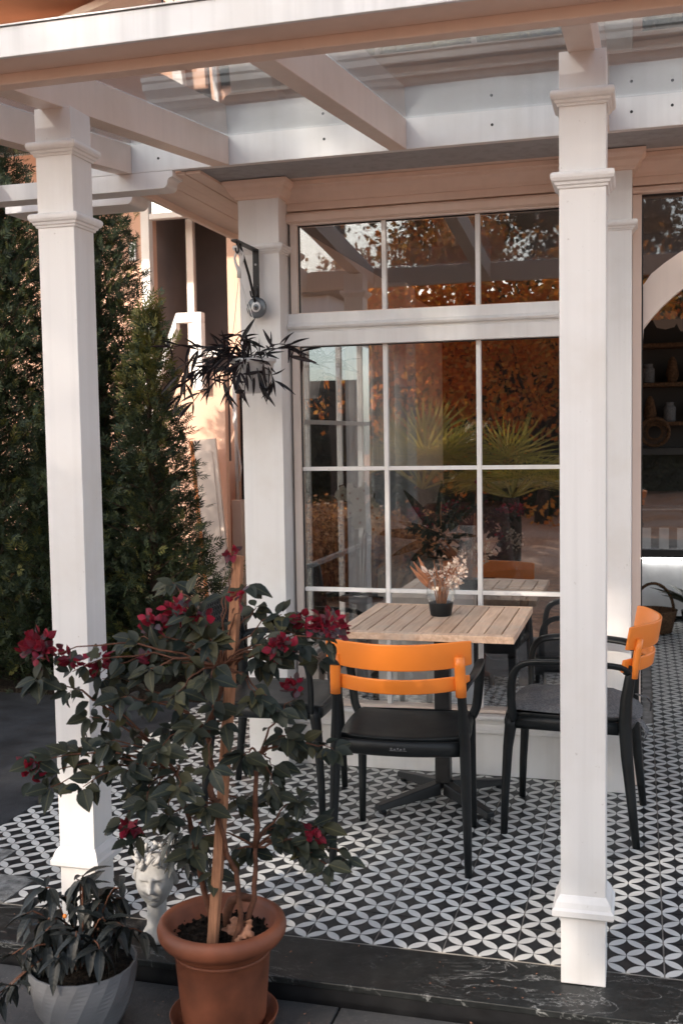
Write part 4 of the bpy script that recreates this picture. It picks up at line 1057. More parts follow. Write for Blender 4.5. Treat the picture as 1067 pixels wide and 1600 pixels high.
for i in range(46):   # moulded waves of hair framing the forehead
    a = R(-200+i*9.5+rr.uniform(-4, 4)); z0 = .216+rr.uniform(-.012, .035); rx, ry = .052, .061
    p = Vector((rx*math.cos(a), ry*math.sin(a)+.004, z0)); q = p+Vector((rr.uniform(-.02, .02), rr.uniform(-.004, .004), rr.uniform(.012, .03)))
    if z0 < .222 and math.sin(a) < -.55: continue
    m.tube([tuple(p), tuple(p.lerp(q, .5)+Vector((.006*math.sin(i*2.1), -.003, 0))), tuple(q*1.0)], [.0045, .0075, .004], 8)
for s_ in (-1, 1):
    for k in range(7): m.tube([(s_*.049, -.012+k*.006, .226-k*.004), (s_*(.057), -.005+k*.006, .196-k*.006), (s_*.052, .0+k*.007, .166-k*.003)], [.004, .0075, .004], 8)
m.ob('moulded_hair', M['plaster'], hd_, smooth=True)
m = MB()
for s_ in (-1, 1): m.tube([(s_*.055, .006, .196), (s_*.058, .010, .181), (s_*.054, .006, .166)], [(.006, .009), (.007, .011), (.004, .006)], 10)
m.ob('ears', M['plaster'], hd_, smooth=True)
tuft = thing('trailing_plant', 'dark leafy plant growing out of the plaster head', 'plant', (-.985, -.10, .235))
for i in range(120):
    a_ = rr.uniform(0, 6.28); r_ = rr.uniform(0, .085); p = Vector((r_*math.cos(a_)+.055, r_*math.sin(a_), rr.uniform(-.04, .10)-max(0, r_-.05)*.8))
    if p.x < .015 and p.z < .03 and p.y < .03: continue
    inst('leaf', rr.choice(DL), tuft, frame(p, Vector((math.cos(a_), math.sin(a_), rr.uniform(-.8, .3))), Vector((math.cos(a_), math.sin(a_), 1)), rr.uniform(.03, .055)))
m = MB()
for i in range(8): a_ = i*.8; m.tube([(0, 0, -.02), (.03+.03*math.cos(a_), .03*math.sin(a_), .04), (.055+.06*math.cos(a_), .06*math.sin(a_), .05)], .002, 5)
m.ob('stems', M['twig'], tuft)

# ================================================================== CONIFERS
def conifer(x, y, h, r_, seed, label, nb, gold=.06, sunlit_top=0):
    t = thing('conifer', label, 'conifer', (x, y, -.05), group='conifers beside the terrace')
    rc = random.Random(seed); m = MB(); pts = [(0, 0, 0), (.01, 0, h*.3), (-.01, .01, h*.65), (0, 0, h*.97)]; m.tube(pts, [r_*.10, r_*.07, r_*.04, .006], 8); m.ob('trunk', M['bark'], t, smooth=True)
    v = []; fc = []; mi = []; br = MB()
    for b_ in range(nb):
        tt = (b_+rc.random())/nb; z0 = h*(.03+.95*tt); prof = r_*(1-tt)**.75*(.62+.38*min(1, tt*6+.3)); prof *= 1+.22*noise.noise(Vector((x+tt*6, seed, math.cos(b_*2.4))))
        a = b_*2.39996+rc.uniform(-.4, .4); L = max(.06, prof*rc.uniform(.7, 1.12)); up = .35+.5*tt
        d0 = Vector((math.cos(a), math.sin(a), up)).normalized(); s0 = Vector((0, 0, z0-L*up*.45)); e0 = s0+Vector((math.cos(a)*L, math.sin(a)*L, L*up*.9))
        if L > .2: br.tube([tuple(s0), tuple(e0)], [.006, .002], 4, caps=False)
        ns = int(9+52*L)
        for k in range(ns):
            q = (k+.5)/ns; q = q**.62; p = s0.lerp(e0, q)+Vector((rc.gauss(0, .05*(.3+L)), rc.gauss(0, .05*(.3+L)), rc.gauss(0, .045)))
            d = (d0+Vector((rc.uniform(-.9, .9), rc.uniform(-.9, .9), rc.uniform(-.3, .8)))).normalized(); sd = d.cross(rv(1, rc)).normalized(); sl_ = rc.uniform(.05, .095)
            g_ = 1 if rc.random() < (gold*(.2+q) + (sunlit_top if tt > .72 else 0)) else 0  # extra gold near the top puts sunlight into the colour
            # a flat spray: stem blade and side fronds
            for fr in range(7):
                o_ = (fr//2)*.22+.05; sgn = 1 if fr % 2 else -1
                if fr == 6: bs = p+d*sl_*.45; td = d; fl_ = sl_*.7
                else: bs = p+d*sl_*o_; td = (d*.75+sd*sgn*.75).normalized(); fl_ = sl_*(.62-.3*o_)
                wv = td.cross(sd.cross(d)).normalized()*sl_*.065
                i0 = len(v); tipp = bs+td*fl_+Vector((0, 0, -.003)); mid = bs+td*fl_*.45
                v += [tuple(bs), tuple(mid+wv), tuple(tipp), tuple(mid-wv)]; fc.append((i0, i0+1, i0+2, i0+3)); mi.append(g_)
    me = pyd('foliage', v, fc); me.materials.append(M['conifer']); me.materials.append(M['conifer_gold']); me.polygons.foreach_set('material_index', mi)
    o = bpy.data.objects.new('crown', me); C.objects.link(o); o.parent = t; o['kind'] = 'stuff'
    br.ob('branches', M['bark'], t, kind='stuff')
conifer(-2.50, 3.05, 2.32, .50, 3, 'small slender conifer with golden tips and sunlight put into the colour of its top, front of the salmon house wall', 190, .12, .5)
conifer(-3.08, 3.55, 3.45, .72, 4, 'tall dark conifer between the left post and the small conifer', 300, .07)
conifer(-3.62, 3.05, 3.75, 1.10, 5, 'widest dark conifer at the left edge, behind the left post', 560, .06)
conifer(-2.98, 2.85, 1.75, .50, 6, 'short dark conifer just right of the left post, in front of the tall one', 170, .05)
# planting bed
m = MB(); m.box(-6, -1.9, 2.55, 5.2, -.01, .03); b_ = struct('planting_bed', m, M['soil'])

# ================================================================== MAIN HOUSE BEHIND
HY0 = 6.0
hs_ = thing('salmon_house', 'salmon stuccoed house behind the conifers with a deep white-framed doorway', 'house', (-4, HY0, 0))
HI = Matrix.Translation((4, -HY0, 0))
def H_(o): o.matrix_basis = HI @ o.matrix_basis; return o
x0, x1 = -3.887, -3.135
m = MB(); m.box(-9, x0-.0, HY0, HY0+.2, -.1, 5.4); m.box(x0, x1, HY0, HY0+.2, 3.62, 5.4); m.box(x0, x1, HY0, HY0+.2, -.1, 1.25); m.box(x1, -3.065, HY0, HY0+.2, -.1, 5.4); m.box(-3.064, -2.75, HY0, HY0+.2, 1.95, 5.4); m.box(-2.75, 6, HY0+.11, HY0+.2, 2.52, 5.4); H_(m.ob('wall', M['stucco'], hs_))
m = MB(); m.box(x0-.045, x0+.035, HY0-.03, HY0+.05, 1.25, 3.66); m.box(x0+.036, x1+.02, HY0-.03, HY0+.05, 3.595, 3.66); m.box(x0+.036, x1+.02, HY0-.025, HY0+.05, 3.40, 3.45)
m.box(x0+.30, x0+.335, HY0-.02, HY0+.05, 3.451, 3.594); df = H_(m.ob('door_frame', M['white'], hs_, .004))
m = MB(); m.v = [(x0+.04, HY0+.01, 3.452), (x1, HY0+.01, 3.452), (x1, HY0+.01, 3.594), (x0+.04, HY0+.01, 3.594)]; m.f = [(0, 1, 2, 3)]; m.ob('transom_pane', M['glass'], df)
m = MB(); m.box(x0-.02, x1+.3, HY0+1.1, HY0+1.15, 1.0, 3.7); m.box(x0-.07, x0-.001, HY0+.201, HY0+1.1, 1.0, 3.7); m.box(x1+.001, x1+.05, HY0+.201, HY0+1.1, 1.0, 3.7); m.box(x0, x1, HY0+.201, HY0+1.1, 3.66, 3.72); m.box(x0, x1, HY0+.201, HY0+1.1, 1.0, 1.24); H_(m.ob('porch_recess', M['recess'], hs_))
m = MB(); m.box(x0+.24, x0+.31, HY0+.30, HY0+.36, 1.25, 3.45); H_(m.ob('inner_post', M['trim'], hs_, .004))
m = MB(); m.box(x0+.37, x0+.60, HY0+1.0, HY0+1.04, 1.25, 3.2); pd = H_(m.ob('inner_door', M['trim'], hs_, .004))
for i in range(5): m = MB(); m.box(x0+.405, x0+.565, HY0+.985, HY0+.999, 1.35+i*.36, 1.62+i*.36); m.ob('door_panel', M['trim'], pd, .006)
m = MB(); m.box(-4.05, -3.985, HY0-.03, HY0-.001, 3.05, 3.22); ic = H_(m.ob('intercom', M['steel'], hs_, .006))
for i in range(3): m = MB(); m.box(-4.030, -4.003, HY0-.036, HY0-.031, 3.075+i*.045, 3.100+i*.045); m.ob('call_button', M['white_plastic'], ic, .002)
m = MB(); m.box(-3.064, -2.0, HY0+.05, HY0+.1, -.05, 1.94); H_(m.ob('opening_black_sheet', M['iron'], hs_))  # black sheet stands in for the darkness inside the opening
m = MB(); m.tube([(-3.075, HY0-.03, .9), (-3.075, HY0-.03, 2.2)], .016, 8); m.tube([(-3.05, HY0-.03, 1.08), (-3.03, HY0-.04, 1.2), (-3.09, HY0-.04, 1.6), (-3.09, HY0-.04, 2.2)], .008, 6); H_(m.ob('drainpipe', M['white_plastic'], hs_, smooth=True))
m = MB(); m.box(-3.08, -2.99, HY0-.16, HY0-.02, -.05, .92); H_(m.ob('meter_cabinet', M['trim'], hs_, .004))
# upper storey: deep balcony slab, sloping timber, railing
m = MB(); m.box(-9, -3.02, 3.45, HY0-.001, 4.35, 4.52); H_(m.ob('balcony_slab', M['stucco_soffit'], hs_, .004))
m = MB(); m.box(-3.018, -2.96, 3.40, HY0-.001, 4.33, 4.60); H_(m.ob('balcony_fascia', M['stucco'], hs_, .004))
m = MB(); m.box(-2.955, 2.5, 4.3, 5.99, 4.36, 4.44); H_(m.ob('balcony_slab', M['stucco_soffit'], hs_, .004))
for i in range(22):
    x = -2.92+i*.085; m = MB(); m.tube([(x, 4.32, 4.44), (x, 4.32, 5.3)], .008, 6); H_(m.ob('railing_bar', M['iron'], hs_))
m = MB(); m.hexa([(-3.95, 3.7, 4.12), (-3.75, 3.7, 4.12), (-3.75, 3.9, 4.12), (-3.95, 3.9, 4.12), (-2.9, 3.7, 4.40), (-2.7, 3.7, 4.40), (-2.7, 3.9, 4.40), (-2.9, 3.9, 4.40)]); H_(m.ob('timber_brace', M['trim'], hs_, .005))
m = MB(); m.box(-2.9, 1.2, 5.2, 5.9, 4.45, 5.6); H_(m.ob('balcony_room', M['interior'], hs_))
# roof overhang shading the top
m = MB(); m.box(-9.5, 7, 4.9, 12, 6.2, 6.35); H_(m.ob('roof', M['slate'], hs_))
# white stair balustrade and brick steps
stt = thing('entrance_stair', 'brick steps with a white sloping balustrade leading up to the salmon house door', 'stairs', (-3.6, 5.4, 0))
SI = Matrix.Translation((3.6, -5.4, 0))
def S_(o): o.matrix_basis = SI @ o.matrix_basis; return o
for k in range(7):
    zt = 1.20-k*.17; xa = -3.62-k*.26
    m = MB(); m.box(xa-.26, xa, 5.35, 5.98, -.05, zt-.001); s1 = S_(m.ob('step', M['trim'] if k % 2 else M['stucco'], stt))
    for j in range(2): m = MB(); m.box(xa-.258+.13*j, xa-.135+.13*j, 5.325, 5.349, zt-.075, zt-.008); m.ob('brick', M['brick'], s1, .003)
    for j in range(2): m = MB(); m.box(xa-.258+.13*j, xa-.135+.13*j, 5.325, 5.349, zt-.155, zt-.083); m.ob('brick', M['brick'], s1, .003)
m = MB(); m.box(-3.619, -3.44, 5.36, 5.98, -.05, 1.22); S_(m.ob('landing', M['stucco'], stt))
m = MB(); m.prism([(-2.93, 2.0), (-3.30, 2.0), (-3.95, .55), (-3.95, -.05), (-2.93, -.05)], 5.36, 5.349+.08); S_(m.ob('stair_wall', M['stucco'], stt, .004))
def bal(y):
    m = MB(); z = .085
    # closed sloping frame: rail, end post, lower rail
    m.hexa([(-3.30, y, 2.36), (-3.30, y, 2.48), (-3.30, y+.08, 2.48), (-3.30, y+.08, 2.36), (-3.85, y, .98), (-3.85, y, 1.10), (-3.85, y+.08, 1.10), (-3.85, y+.08, .98)])
    m.box(-3.298, -3.08, y, y+.08, 2.40, 2.48)
    m.box(-3.16, -3.08, y, y+.08, 1.85, 2.399)
    return S_(m.ob('balustrade', M['white'], stt, .005))
bal(5.26)
m = MB(); m.hexa([(-3.20, 5.55, 2.12), (-3.20, 5.55, 2.22), (-3.20, 5.63, 2.22), (-3.20, 5.63, 2.12), (-3.70, 5.55, .90), (-3.70, 5.55, 1.0), (-3.70, 5.63, 1.0), (-3.70, 5.63, .90)]); m.box(-3.198, -3.05, 5.55, 5.63, 2.14, 2.22); S_(m.ob('balustrade', M['white'], stt, .005))
# leaning door
ld = thing('leaning_door', 'unhung white panelled door with an orange edge leaning against the salmon wall', 'door', (-2.905, 5.13, 0), rot=(R(-3), R(-5.5), R(5)))
m = MB(); m.box(-.088, .098, -.02, .02, 0.001, 1.46); m.ob('door_leaf', M['trim'], ld, .003)
m = MB(); m.box(-.122, -.089, -.02, .02, 0.001, 1.46); m.ob('door_edge', M['orangewood'], ld, .002)
for z0, z1 in ((.10, .42), (.46, .58), (.62, 1.36)):
    m = MB(); m.box(-.055, .065, -.026, -.0205, z0, z1); m.ob('door_panel', M['trim'], ld, .006)
m = MB(); m.tube([(-.075, -.02, .52), (-.075, -.045, .56), (-.075, -.045, .68), (-.075, -.02, .72)], .007, 6); m.ob('door_handle', M['iron'], ld)

# ================================================================== INSIDE THE CAFE
cab = thing('white_cabinet', 'low white cabinet just inside the window, left of the table', 'cabinet', (-.67, 1.98, 0))
m = MB(); m.hexa([(-.13, -.22, .002), (.20, -.22, .002), (.24, .2, .002), (-.10, .2, .002), (-.13, -.22, .86), (.20, -.22, .86), (.24, .2, 1.02), (-.10, .2, 1.02)]); m.ob('cabinet_body', M['white'], cab, .006)
m = MB(); m.box(-.14, .25, .205, .225, .5, 1.02); m.ob('cabinet_back', M['white'], cab, .003)
orc = thing('orchid', 'white orchid spray in a glass vase behind the left window column', 'orchid', (-.87, 1.745, .0))
m = MB(); m.lathe([(.10, .002), (.11, .004), (.03, .03), (.022, .70), (.10, .72), (.10, .735), (0, .735)], 24); m.ob('plant_stand', M['iron'], orc, smooth=True)
m = MB(); m.lathe([(.035, .737), (.045, .74), (.022, .80), (.018, .88), (.03, 1.0), (.028, 1.0), (.016, .88), (.018, .80), (.0, .75)], 24); m.ob('vase_glass', M['vaseglass'], orc, smooth=True)
m = MB(); m.tube([(0, 0, .76), (.01, 0, 1.0), (.03, -.01, 1.08), (.02, -.02, 1.20), (-.04, -.03, 1.25), (-.09, -.03, 1.23)], .003, 6); m.tube([(.01, 0, .76), (.03, 0, 1.0), (.06, 0, 1.12), (.07, -.01, 1.20)], .003, 6); m.ob('stem', M['twig'], orc, smooth=True)
opm = leaf_mesh('orchid_petal', M['orchid'], .95, .15, .12, 5, 1.0)
for (x, z, s_) in ((-.07, 1.365, .034), (-.035, 1.375, .036), (.0, 1.35, .036), (.012, 1.30, .040), (.01, 1.245, .040), (-.035, 1.285, .03), (.065, 1.31, .034), (.085, 1.265, .032), (.07, 1.215, .036), (.03, 1.385, .03)):
    e = bpy.data.objects.new('flower', None); C.objects.link(e); e.parent = orc; e.location = (x, -.03, z-.165); e.empty_display_size = .01; s_ *= 1.2
    for k, (aa, ws) in enumerate(((90, .8), (200, 1.15), (340, 1.15), (235, .75), (305, .75))):
        inst('petal', opm, e, frame((0, 0, 0), (math.cos(R(aa)), -.15, math.sin(R(aa))), (0, -1, 0), s_, s_*ws))
    inst('petal', leaf_mesh('orchid_lip', M['drystem'], .8, .4, .1, 3), e, frame((0, -.004, -.002), (0, -.5, -.6), (0, -1, 0), s_*.4))
dr = thing('dracaena', 'potted plant with long dark strap leaves inside the window behind the vase', 'plant', (-.52, 1.84, .0))
m = MB(); m.lathe([(.06, .905), (.065, .907), (.08, .98), (.074, .98), (0, .97)], 20); m.ob('pot', M['iron'], dr, smooth=True)
DM = leaf_mesh('strap_leaf', M['dracaena'], .17, .35, .32, 7, 1.1)
for (dx, dz, L) in ((-.9, .12, .30), (-.85, -.25, .24), (-.55, .75, .26), (.0, 1, .24), (.65, .7, .26), (.45, 1, .20), (-.9, .4, .2), (-.7, -.5, .2), (.8, .1, .16)):
    inst('leaf', DM, dr, frame((0, -.02, 1.0), (dx, -.15, dz), (0, -1, .35), L))
# dark seats and a round table farther in
def armchair_in(loc, rz, mat, label, name='lounge_chair'):
    t = thing(name, label, 'armchair', loc, rz)
    m = MB(); m.box(-.30, .30, -.28, .30, .18, .44); m.ob('seat', mat, t, .05, smooth=True, seg=4)
    m = MB(); m.hexa([(-.30, .20, .44), (.30, .20, .44), (.30, .34, .40), (-.30, .34, .40), (-.27, .32, 1.05), (.27, .32, 1.05), (.27, .42, 1.03), (-.27, .42, 1.03)]); m.ob('backrest', mat, t, .06, smooth=True, seg=4)
    for s_ in (-1, 1):
        m = MB(); m.box(s_*.36-.07, s_*.36+.07, -.28, .30, .30, .66); m.ob('armrest', mat, t, .05, smooth=True, seg=4)
        for q in (-.22, .24): m = MB(); m.tube([(s_*.30, q, .001), (s_*.28, q, .2)], [.012, .018], 8); m.ob('leg', M['iron'], t)
    return t
armchair_in((-.55, 3.35, 0), R(25), M['maroon'], 'maroon leather armchair inside, seen through the middle window column')
armchair_in((-.33, 3.0, 0), R(-65), M['leather'], 'black leather armchair inside, seen through the right window column')
rt = thing('round_table', 'round dark table inside the window carrying a small vase', 'table', (-.22, 2.45, 0))
m = MB(); m.lathe([(0, .72), (.30, .72), (.31, .73), (.30, .74), (0, .74)], 40); m.ob('tabletop', M['leather'], rt, smooth=False)
m = MB(); m.lathe([(.18, .002), (.17, .02), (.03, .04), (.025, .719)], 20); m.ob('pedestal', M['iron'], rt, smooth=True)
v2 = thing('bud_vase', 'slim glass vase of small dried blossoms on the round table inside', 'vase', (-.245, 2.40, .7405))
m = MB(); m.lathe([(.022, 0), (.018, .01), (.006, .02), (.012, .05), (.024, .15), (.022, .15), (.010, .05), (0, .02)], 20); m.ob('vase_glass', M['vaseglass'], v2, smooth=True)
mats = [frame(Vector((rnd.uniform(-.05, .03), rnd.uniform(-.02, .02), rnd.uniform(.15, .24))), rv(), rv(), .016) for i in range(60)]
merged('blossoms', bl, mats, v2)
# counter seen through the doorway
ct = thing('display_counter', 'glass display counter with a lit white front, at the far end of the tiled floor', 'counter', (.75, 5.6, 0))
m = MB(); m.box(-.42, .9, .02, .35, .05, .47); m.ob('counter_front', M['white_plastic'], ct)
m = MB(); m.box(-.42, .9, -.03, .35, .500, .56); m.box(-.42, .9, -.03, .35, 1.28, 1.33); m.box(-.42, .9, .30, .35, .561, 1.279); m.ob('counter_frame', M['iron'], ct)
m = MB(); m.box(-.42, .9, -.015, .015, .485, .498); m.ob('light_strip', M['led'], ct)
m = MB(); m.v = [(-.42, -.02, .56), (.9, -.02, .56), (.9, -.02, 1.28), (-.42, -.02, 1.28)]; m.f = [(0, 1, 2, 3)]; m.ob('counter_pane', M['glass'], ct)
m = MB(); m.box(-.41, .89, .0, .29, .86, .872); m.ob('glass_shelf', M['steel'], ct)
cardm = MB(); cardm.box(-.035, .035, -.002, .002, 0, .16)
cme = cardm.mesh('price_card'); cme.materials.append(M['curtain'])
for i in range(4):
    e = inst('menu_card', cme, None, Matrix.Translation((.38+i*.13, 5.61, .565)))
    tag(e, ('leftmost pale card in the display counter', 'second pale card from the left in the display counter', 'third pale card from the left in the display counter', 'rightmost pale card in the display counter')[i], 'card', 'menu cards in the display counter')
wr = thing('wicker_ring', 'round wicker wreath standing on top of the display counter', 'wreath', (.44, 5.70, 1.332))
m = MB(); m.tube([(.105*math.cos(2*math.pi*k/28), 0, .12+.105*math.sin(2*math.pi*k/28)) for k in range(29)], .014, 8); m.ob('ring', M['wicker'], wr, smooth=True)
m = MB()
for k in range(30): a_ = k*1.3; m.tube([(.10*math.cos(a_), 0, .12+.10*math.sin(a_)), (.06*math.cos(a_+1.6), .004, .12+.06*math.sin(a_+1.6))], .003, 4)
m.ob('woven_twigs', M['wicker'], wr)
bs_ = thing('wicker_basket', 'dark wicker basket with a hoop handle on the floor before the counter', 'basket', (.43, 5.15, 0))
m = MB(); m.lathe([(.10, .002), (.13, .01), (.165, .16), (.17, .17), (.155, .17), (.12, .02), (0, .02)], 28); m.ob('basket_body', M['wicker'], bs_, smooth=True)
m = MB(); m.tube([(.14*math.cos(R(a)), 0, .16+.20*math.sin(R(a))) for a in range(0, 181, 12)], .011, 8); m.ob('basket_handle', M['wicker'], bs_, smooth=True)
fp = thing('floor_plant', 'dark spiky plant on the floor beside the basket inside the doorway', 'plant', (.74, 5.2, 0))
m = MB(); m.lathe([(.09, .002), (.12, .16), (.11, .16), (0, .15)], 20); m.ob('pot', M['iron'], fp)
for k in range(26):
    a_ = k*2.4; inst('leaf', DM, fp, frame((0, 0, .15), (math.cos(a_), math.sin(a_), rnd.uniform(.3, 1.3)), (0, 0, 1), rnd.uniform(.22, .40)))
for (x, y, z) in ((.50, 4.9, 2.22), (.66, 5.0, 2.2)):
    lm = thing('pendant_lamp', '%s pale glass pendant lamp hanging indoors behind the door arch' % ('left' if x < .6 else 'right'), 'lamp', (x, y, z), group='pendant lamps behind the door arch')
    m = MB(); m.lathe([(.02, .06), (.07, .05), (.085, .0), (.06, -.05), (0, -.065)], 24); m.ob('lamp_globe', M['lampglow'], lm, smooth=True)
    m = MB(); m.tube([(0, 0, .06), (0, 0, 2.453-z)], .004, 6); m.ob('cord', M['iron'], lm)

# ================================================================== THE GARDEN OPPOSITE (mirrored in the panes, bounces warm light)
def tree(x, y, h, cr, mat, nl, seed, name, label, cat='tree', trunk_r=.12, ch=.55, leaf=.09, squash=.8, gap=.35, group=None):
    t = thing(name, label, cat, (x, y, -.1), group=group); rt_ = random.Random(seed); m = MB()
    fork = h*ch*.75
    m.tube([(0, 0, 0), (.05, 0, fork*.5), (0, .03, fork)], [trunk_r, trunk_r*.8, trunk_r*.65], 8)
    ends = []
    for k in range(8):
        a = k*2.4+rt_.uniform(-.3, .3); L = cr*rt_.uniform(.6, .95); e = Vector((math.cos(a)*L, math.sin(a)*L, fork+(h-fork)*rt_.uniform(.35, .85)))
        m.tube([(0, .03, fork-.02), tuple(Vector((0, 0, fork)).lerp(e, .45)+Vector((0, 0, -.1))), tuple(e)], [trunk_r*.5, trunk_r*.3, trunk_r*.1], 6); ends.append(e)
    m.ob('trunk', M['bark'], t, smooth=True)
    cen = Vector((0, 0, (h+fork)/2+.1)); rz_ = (h-fork)/2
    clumps = [cen+Vector((rt_.gauss(0, .5)*cr, rt_.gauss(0, .5)*cr, rt_.gauss(0, .5)*rz_)) for i in range(22)]+ends
    v = []; fc = []
    while len(fc) < nl:
        c = rt_.choice(clumps); p = c+Vector((rt_.gauss(0, 1), rt_.gauss(0, 1), rt_.gauss(0, .8)))*cr*.22
        if noise.noise(p*1.3+Vector((seed, 0, 0))) < -gap+.25: continue
        d = rv(1, rt_).normalized()*leaf; w = d.cross(rv(1, rt_)).normalized()*leaf*.35
        i0 = len(v); v += [tuple(p-d*.5), tuple(p+w), tuple(p+d*.5), tuple(p-w)]; fc.append((i0, i0+1, i0+2, i0+3))
    me = pyd('crown', v, fc); me.materials.append(mat); o = bpy.data.objects.new('crown', me); C.objects.link(o); o.parent = t; o['kind'] = 'stuff'
    return t
AG = 'autumn trees in the garden opposite'
tree(-3.3, -12.0, 5.2, 1.8, M['autumn'], 8000, 1, 'autumn_tree', 'orange autumn tree mirrored in the middle window column', leaf=.12, ch=.40, group=AG)
tree(-1.3, -12.6, 5.6, 2.1, M['autumn'], 9000, 2, 'autumn_tree', 'russet autumn tree mirrored in the right window column', leaf=.12, ch=.34, group=AG)
tree(-9.5, -11.5, 4.8, 1.8, M['autumn'], 9000, 8, 'autumn_tree', 'autumn tree standing far left in the garden opposite', leaf=.1, ch=.4, group=AG)
GG = 'tall green trees in the garden opposite'
tree(-8.0, -14.6, 11.6, 2.7, M['greentree'], 4200, 3, 'garden_tree', 'tall green tree over the middle of the garden opposite', trunk_r=.16, ch=.92, leaf=.16, gap=.05, group=GG)
tree(-10.4, -15.0, 11.0, 2.6, M['greentree'], 12000, 13, 'garden_tree', 'tall green tree at the far left of the garden opposite', trunk_r=.16, ch=.92, leaf=.16, gap=.05, group=GG)
tree(-5.6, -15.4, 11.4, 2.5, M['greentree'], 4000, 23, 'garden_tree', 'tall green tree right of the middle of the garden opposite', trunk_r=.16, ch=.92, leaf=.16, gap=.05, group=GG)
tree(-2.6, -19.0, 9.5, 2.8, M['greentree'], 9000, 4, 'garden_tree', 'darkest tree at the back of the garden opposite', trunk_r=.18, ch=.45, leaf=.16, gap=.1, group=GG)
tree(1.4, -19.0, 8.5, 2.6, M['greentree'], 9000, 14, 'garden_tree', 'broad dark tree at the right of the garden opposite', trunk_r=.18, ch=.4, leaf=.16, gap=.1, group=GG)
def hedge(x0, x1, y, h, nl, seed, mat, label, name='hedge', cat='hedge', leaf=.08, dpt=.8):
    rt_ = random.Random(seed); v = []; fc = []
    for i in range(nl):
        p = Vector((rt_.uniform(x0, x1), y+rt_.gauss(0, dpt*.4), abs(rt_.random())**.7*h*(.8+.3*noise.noise(Vector((rt_.uniform(x0, x1)*.8, seed, 0))))-.08))
        d = rv(1, rt_).normalized()*leaf; w = d.cross(rv(1, rt_)).normalized()*leaf*.4
        i0 = len(v); v += [tuple(p-d*.5), tuple(p+w), tuple(p+d*.5), tuple(p-w)]; fc.append((i0, i0+1, i0+2, i0+3))
    bx_ = len(v); v += [(x0, y-.35, -.08), (x1, y-.35, -.08), (x1, y-.35, h*.82), (x0, y-.35, h*.82), (x0, y-.25, -.08), (x1, y-.25, -.08), (x1, y-.25, h*.82), (x0, y-.25, h*.82)]
    fc += [tuple(bx_+k for k in q) for q in ((0, 1, 2, 3), (7, 6, 5, 4), (0, 4, 5, 1), (3, 2, 6, 7), (0, 3, 7, 4), (1, 5, 6, 2))]
    me = pyd(name, v, fc); me.materials.append(mat); o = bpy.data.objects.new(name, me); C.objects.link(o); tag(o, label, cat); return o
hedge(-4.6, 4, -14.6, 2.7, 26000, 5, M['greentree'], 'low dark green hedge behind the autumn trees of the garden opposite', leaf=.11)
hedge(-9, 4, -17.5, 5.0, 40000, 6, M['greentree'], 'high dark green hedge along the back of the garden opposite', leaf=.16)
hedge(-1.85, -1.55, 4.2, 1.3, 4000, 7, M['greentree'], 'dark shrubs growing outside the side window of the cafe', name='shrubbery', cat='shrub', leaf=.05, dpt=1.1)
# rust-coloured shrub mirrored in the lower left panes
rg = MB(); rt_ = random.Random(9)
for i in range(2600):
    a = rt_.uniform(0, 6.28); r_ = .75*math.sqrt(rt_.random()); b0 = Vector((r_*math.cos(a)*1.3, r_*math.sin(a)*.8, 0)); d = Vector((math.cos(a)*.4*r_+rt_.uniform(-.3, .3), math.sin(a)*.4*r_+rt_.uniform(-.3, .3), 1)).normalized()
    L = rt_.uniform(.45, .95); e = b0+d*L; w = d.cross(rv(1, rt_)).normalized()*.006
    i0 = len(rg.v); rg.v += [tuple(b0-w), tuple(b0+w), tuple(e)]; rg.f.append((i0, i0+1, i0+2))
    for k in range(4):
        q = b0.lerp(e, rt_.uniform(.4, 1)); d2 = rv(1, rt_).normalized()*.045; w2 = d2.cross(d).normalized()*.02; i0 = len(rg.v); rg.v += [tuple(q), tuple(q+d2*.5+w2), tuple(q+d2), tuple(q+d2*.5-w2)]; rg.f.append((i0, i0+1, i0+2, i0+3))
me = pyd('grass_clump', rg.v, rg.f); me.materials.append(M['rust'])
for i, (x, y, lb) in enumerate(((-2.75, -4.2, 'rust-coloured dry grass clump mirrored in the lower left panes'), (-3.9, -5.2, 'rust-coloured dry grass clump behind the first one, mirrored at the window edge'))):
    o = bpy.data.objects.new('grass_clump', me); C.objects.link(o); o.location = (x, y, -.1); tag(o, lb, 'grass clump', 'dry grass clumps across the path')
# fan palms
def palm(x, y, h, s, seed, label):
    t = thing('fan_palm', label, 'palm', (x, y, -.1), group='fan palms in the garden opposite'); rp = random.Random(seed)
    m = MB(); m.tube([(0, 0, 0), (0, 0, h*.5), (0, 0, h)], [.11, .12, .09], 10); m.ob('trunk', M['bark'], t)
    for k in range(16):
        a = k*2.4; el = rp.uniform(.2, 1.4); d = Vector((math.cos(a)*math.cos(el), math.sin(a)*math.cos(el), math.sin(el))); hub = Vector((0, 0, h))+d*s*.45
        m = MB(); m.tube([(0, 0, h), tuple(hub)], .01, 5)
        sd = d.cross(Vector((0, 0, 1))).normalized(); 
        for q in range(22):
            b_ = R(-100+200*q/21); dd = (d*math.cos(b_)+sd*math.sin(b_)).normalized(); L = s*.62*rp.uniform(.85, 1.05); e = hub+dd*L+Vector((0, 0, -.08*L)); w = dd.cross(d.cross(sd)).normalized()*.014
            i0 = len(m.v); mid = hub+dd*L*.5; m.v += [tuple(hub), tuple(mid+w), tuple(e), tuple(mid-w)]; m.f.append((i0, i0+1, i0+2, i0+3))
        m.ob('frond', M['palm'], t)
palm(-2.05, -5.9, .95, 1.15, 1, 'fan palm mirrored in the middle window column')
palm(-1.05, -5.9, .85, 1.05, 2, 'fan palm mirrored in the right window column')
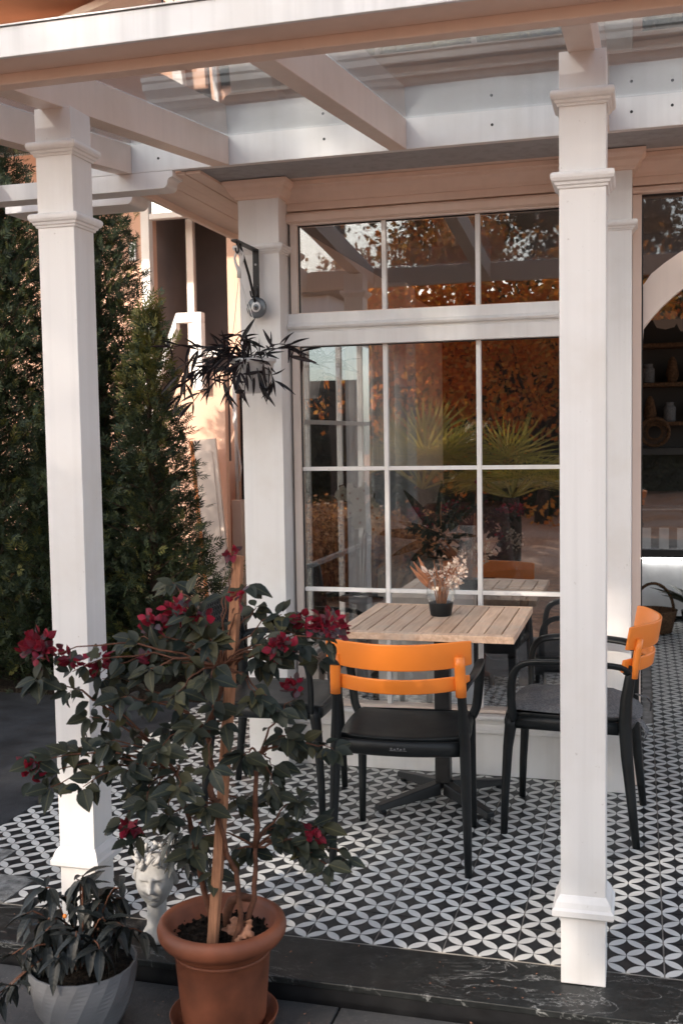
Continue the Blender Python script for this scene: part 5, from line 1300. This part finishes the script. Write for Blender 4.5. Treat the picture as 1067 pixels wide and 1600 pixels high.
nh = thing('white_canopy', 'white boxed canopy on dark posts across the garden, mirrored in the left panes', 'canopy', (-6, -7.4, -.1))
m = MB(); m.box(-3.4, 2.55, -.4, .4, 2.32, 3.35); m.ob('canopy_fascia', M['whitehouse'], nh, .02)
m = MB(); m.box(-3.5, 2.65, -.5, .5, 3.351, 3.42); m.ob('canopy_roof', M['slate'], nh)
for x in (-3.3, -.4, 2.4): m = MB(); m.box(x-.05, x+.05, -.35, -.25, 0, 2.319); m.ob('canopy_post', M['iron'], nh)

# ---- loose grit and bits of leaf on the paving and the step
m = MB(); rg2 = random.Random(77)
for i in range(260):
    x = rg2.uniform(-2.2, 1.3); y = rg2.uniform(-.75, -.245) if i % 3 else rg2.uniform(-.23, -.02); z = -.056 if y < -.24 else .0005
    s_ = rg2.uniform(.0015, .006); p = [Vector((x, y, z))+Vector((rg2.uniform(-1, 1), rg2.uniform(-1, 1), rg2.uniform(0, .6)))*s_ for k in range(4)]
    b = len(m.v); m.v += [tuple(q) for q in p]; m.f += [(b, b+1, b+2), (b, b+2, b+3), (b, b+3, b+1), (b+1, b+3, b+2)]
gt = m.ob('grit', M['dryleaf'], None, kind='stuff'); gt['label'] = 'fine grit and crumbs of dry leaf scattered on the paving and marble step'

sh = thing('wall_shelf', 'dim wall shelf with jars above the display counter, seen through the doorway', 'shelf', (.9, 5.97, 0))
for z in (1.50, 1.80, 2.10):
    m = MB(); m.box(-.6, .8, -.22, -.002, z, z+.03); m.ob('shelf_board', M['wicker'], sh, .003)
jm = MB(); jm.lathe([(.035, 0), (.045, .01), (.045, .11), (.03, .13), (.032, .15), (0, .15)], 14); jme = jm.mesh('jar'); jme.materials.append(M['cushion'])
jm = MB(); jm.lathe([(.03, 0), (.05, .06), (.03, .17), (.012, .2), (0, .2)], 14); jm2 = jm.mesh('jar'); jm2.materials.append(M['wicker'])
for z in (1.53, 1.83):
    for i in range(7): inst('jar', (jme, jm2)[(i*3+int(z*10)) % 2], sh, Matrix.Translation((-.52+i*.17+rnd.uniform(-.03, .03), -.11, z+.0005)))
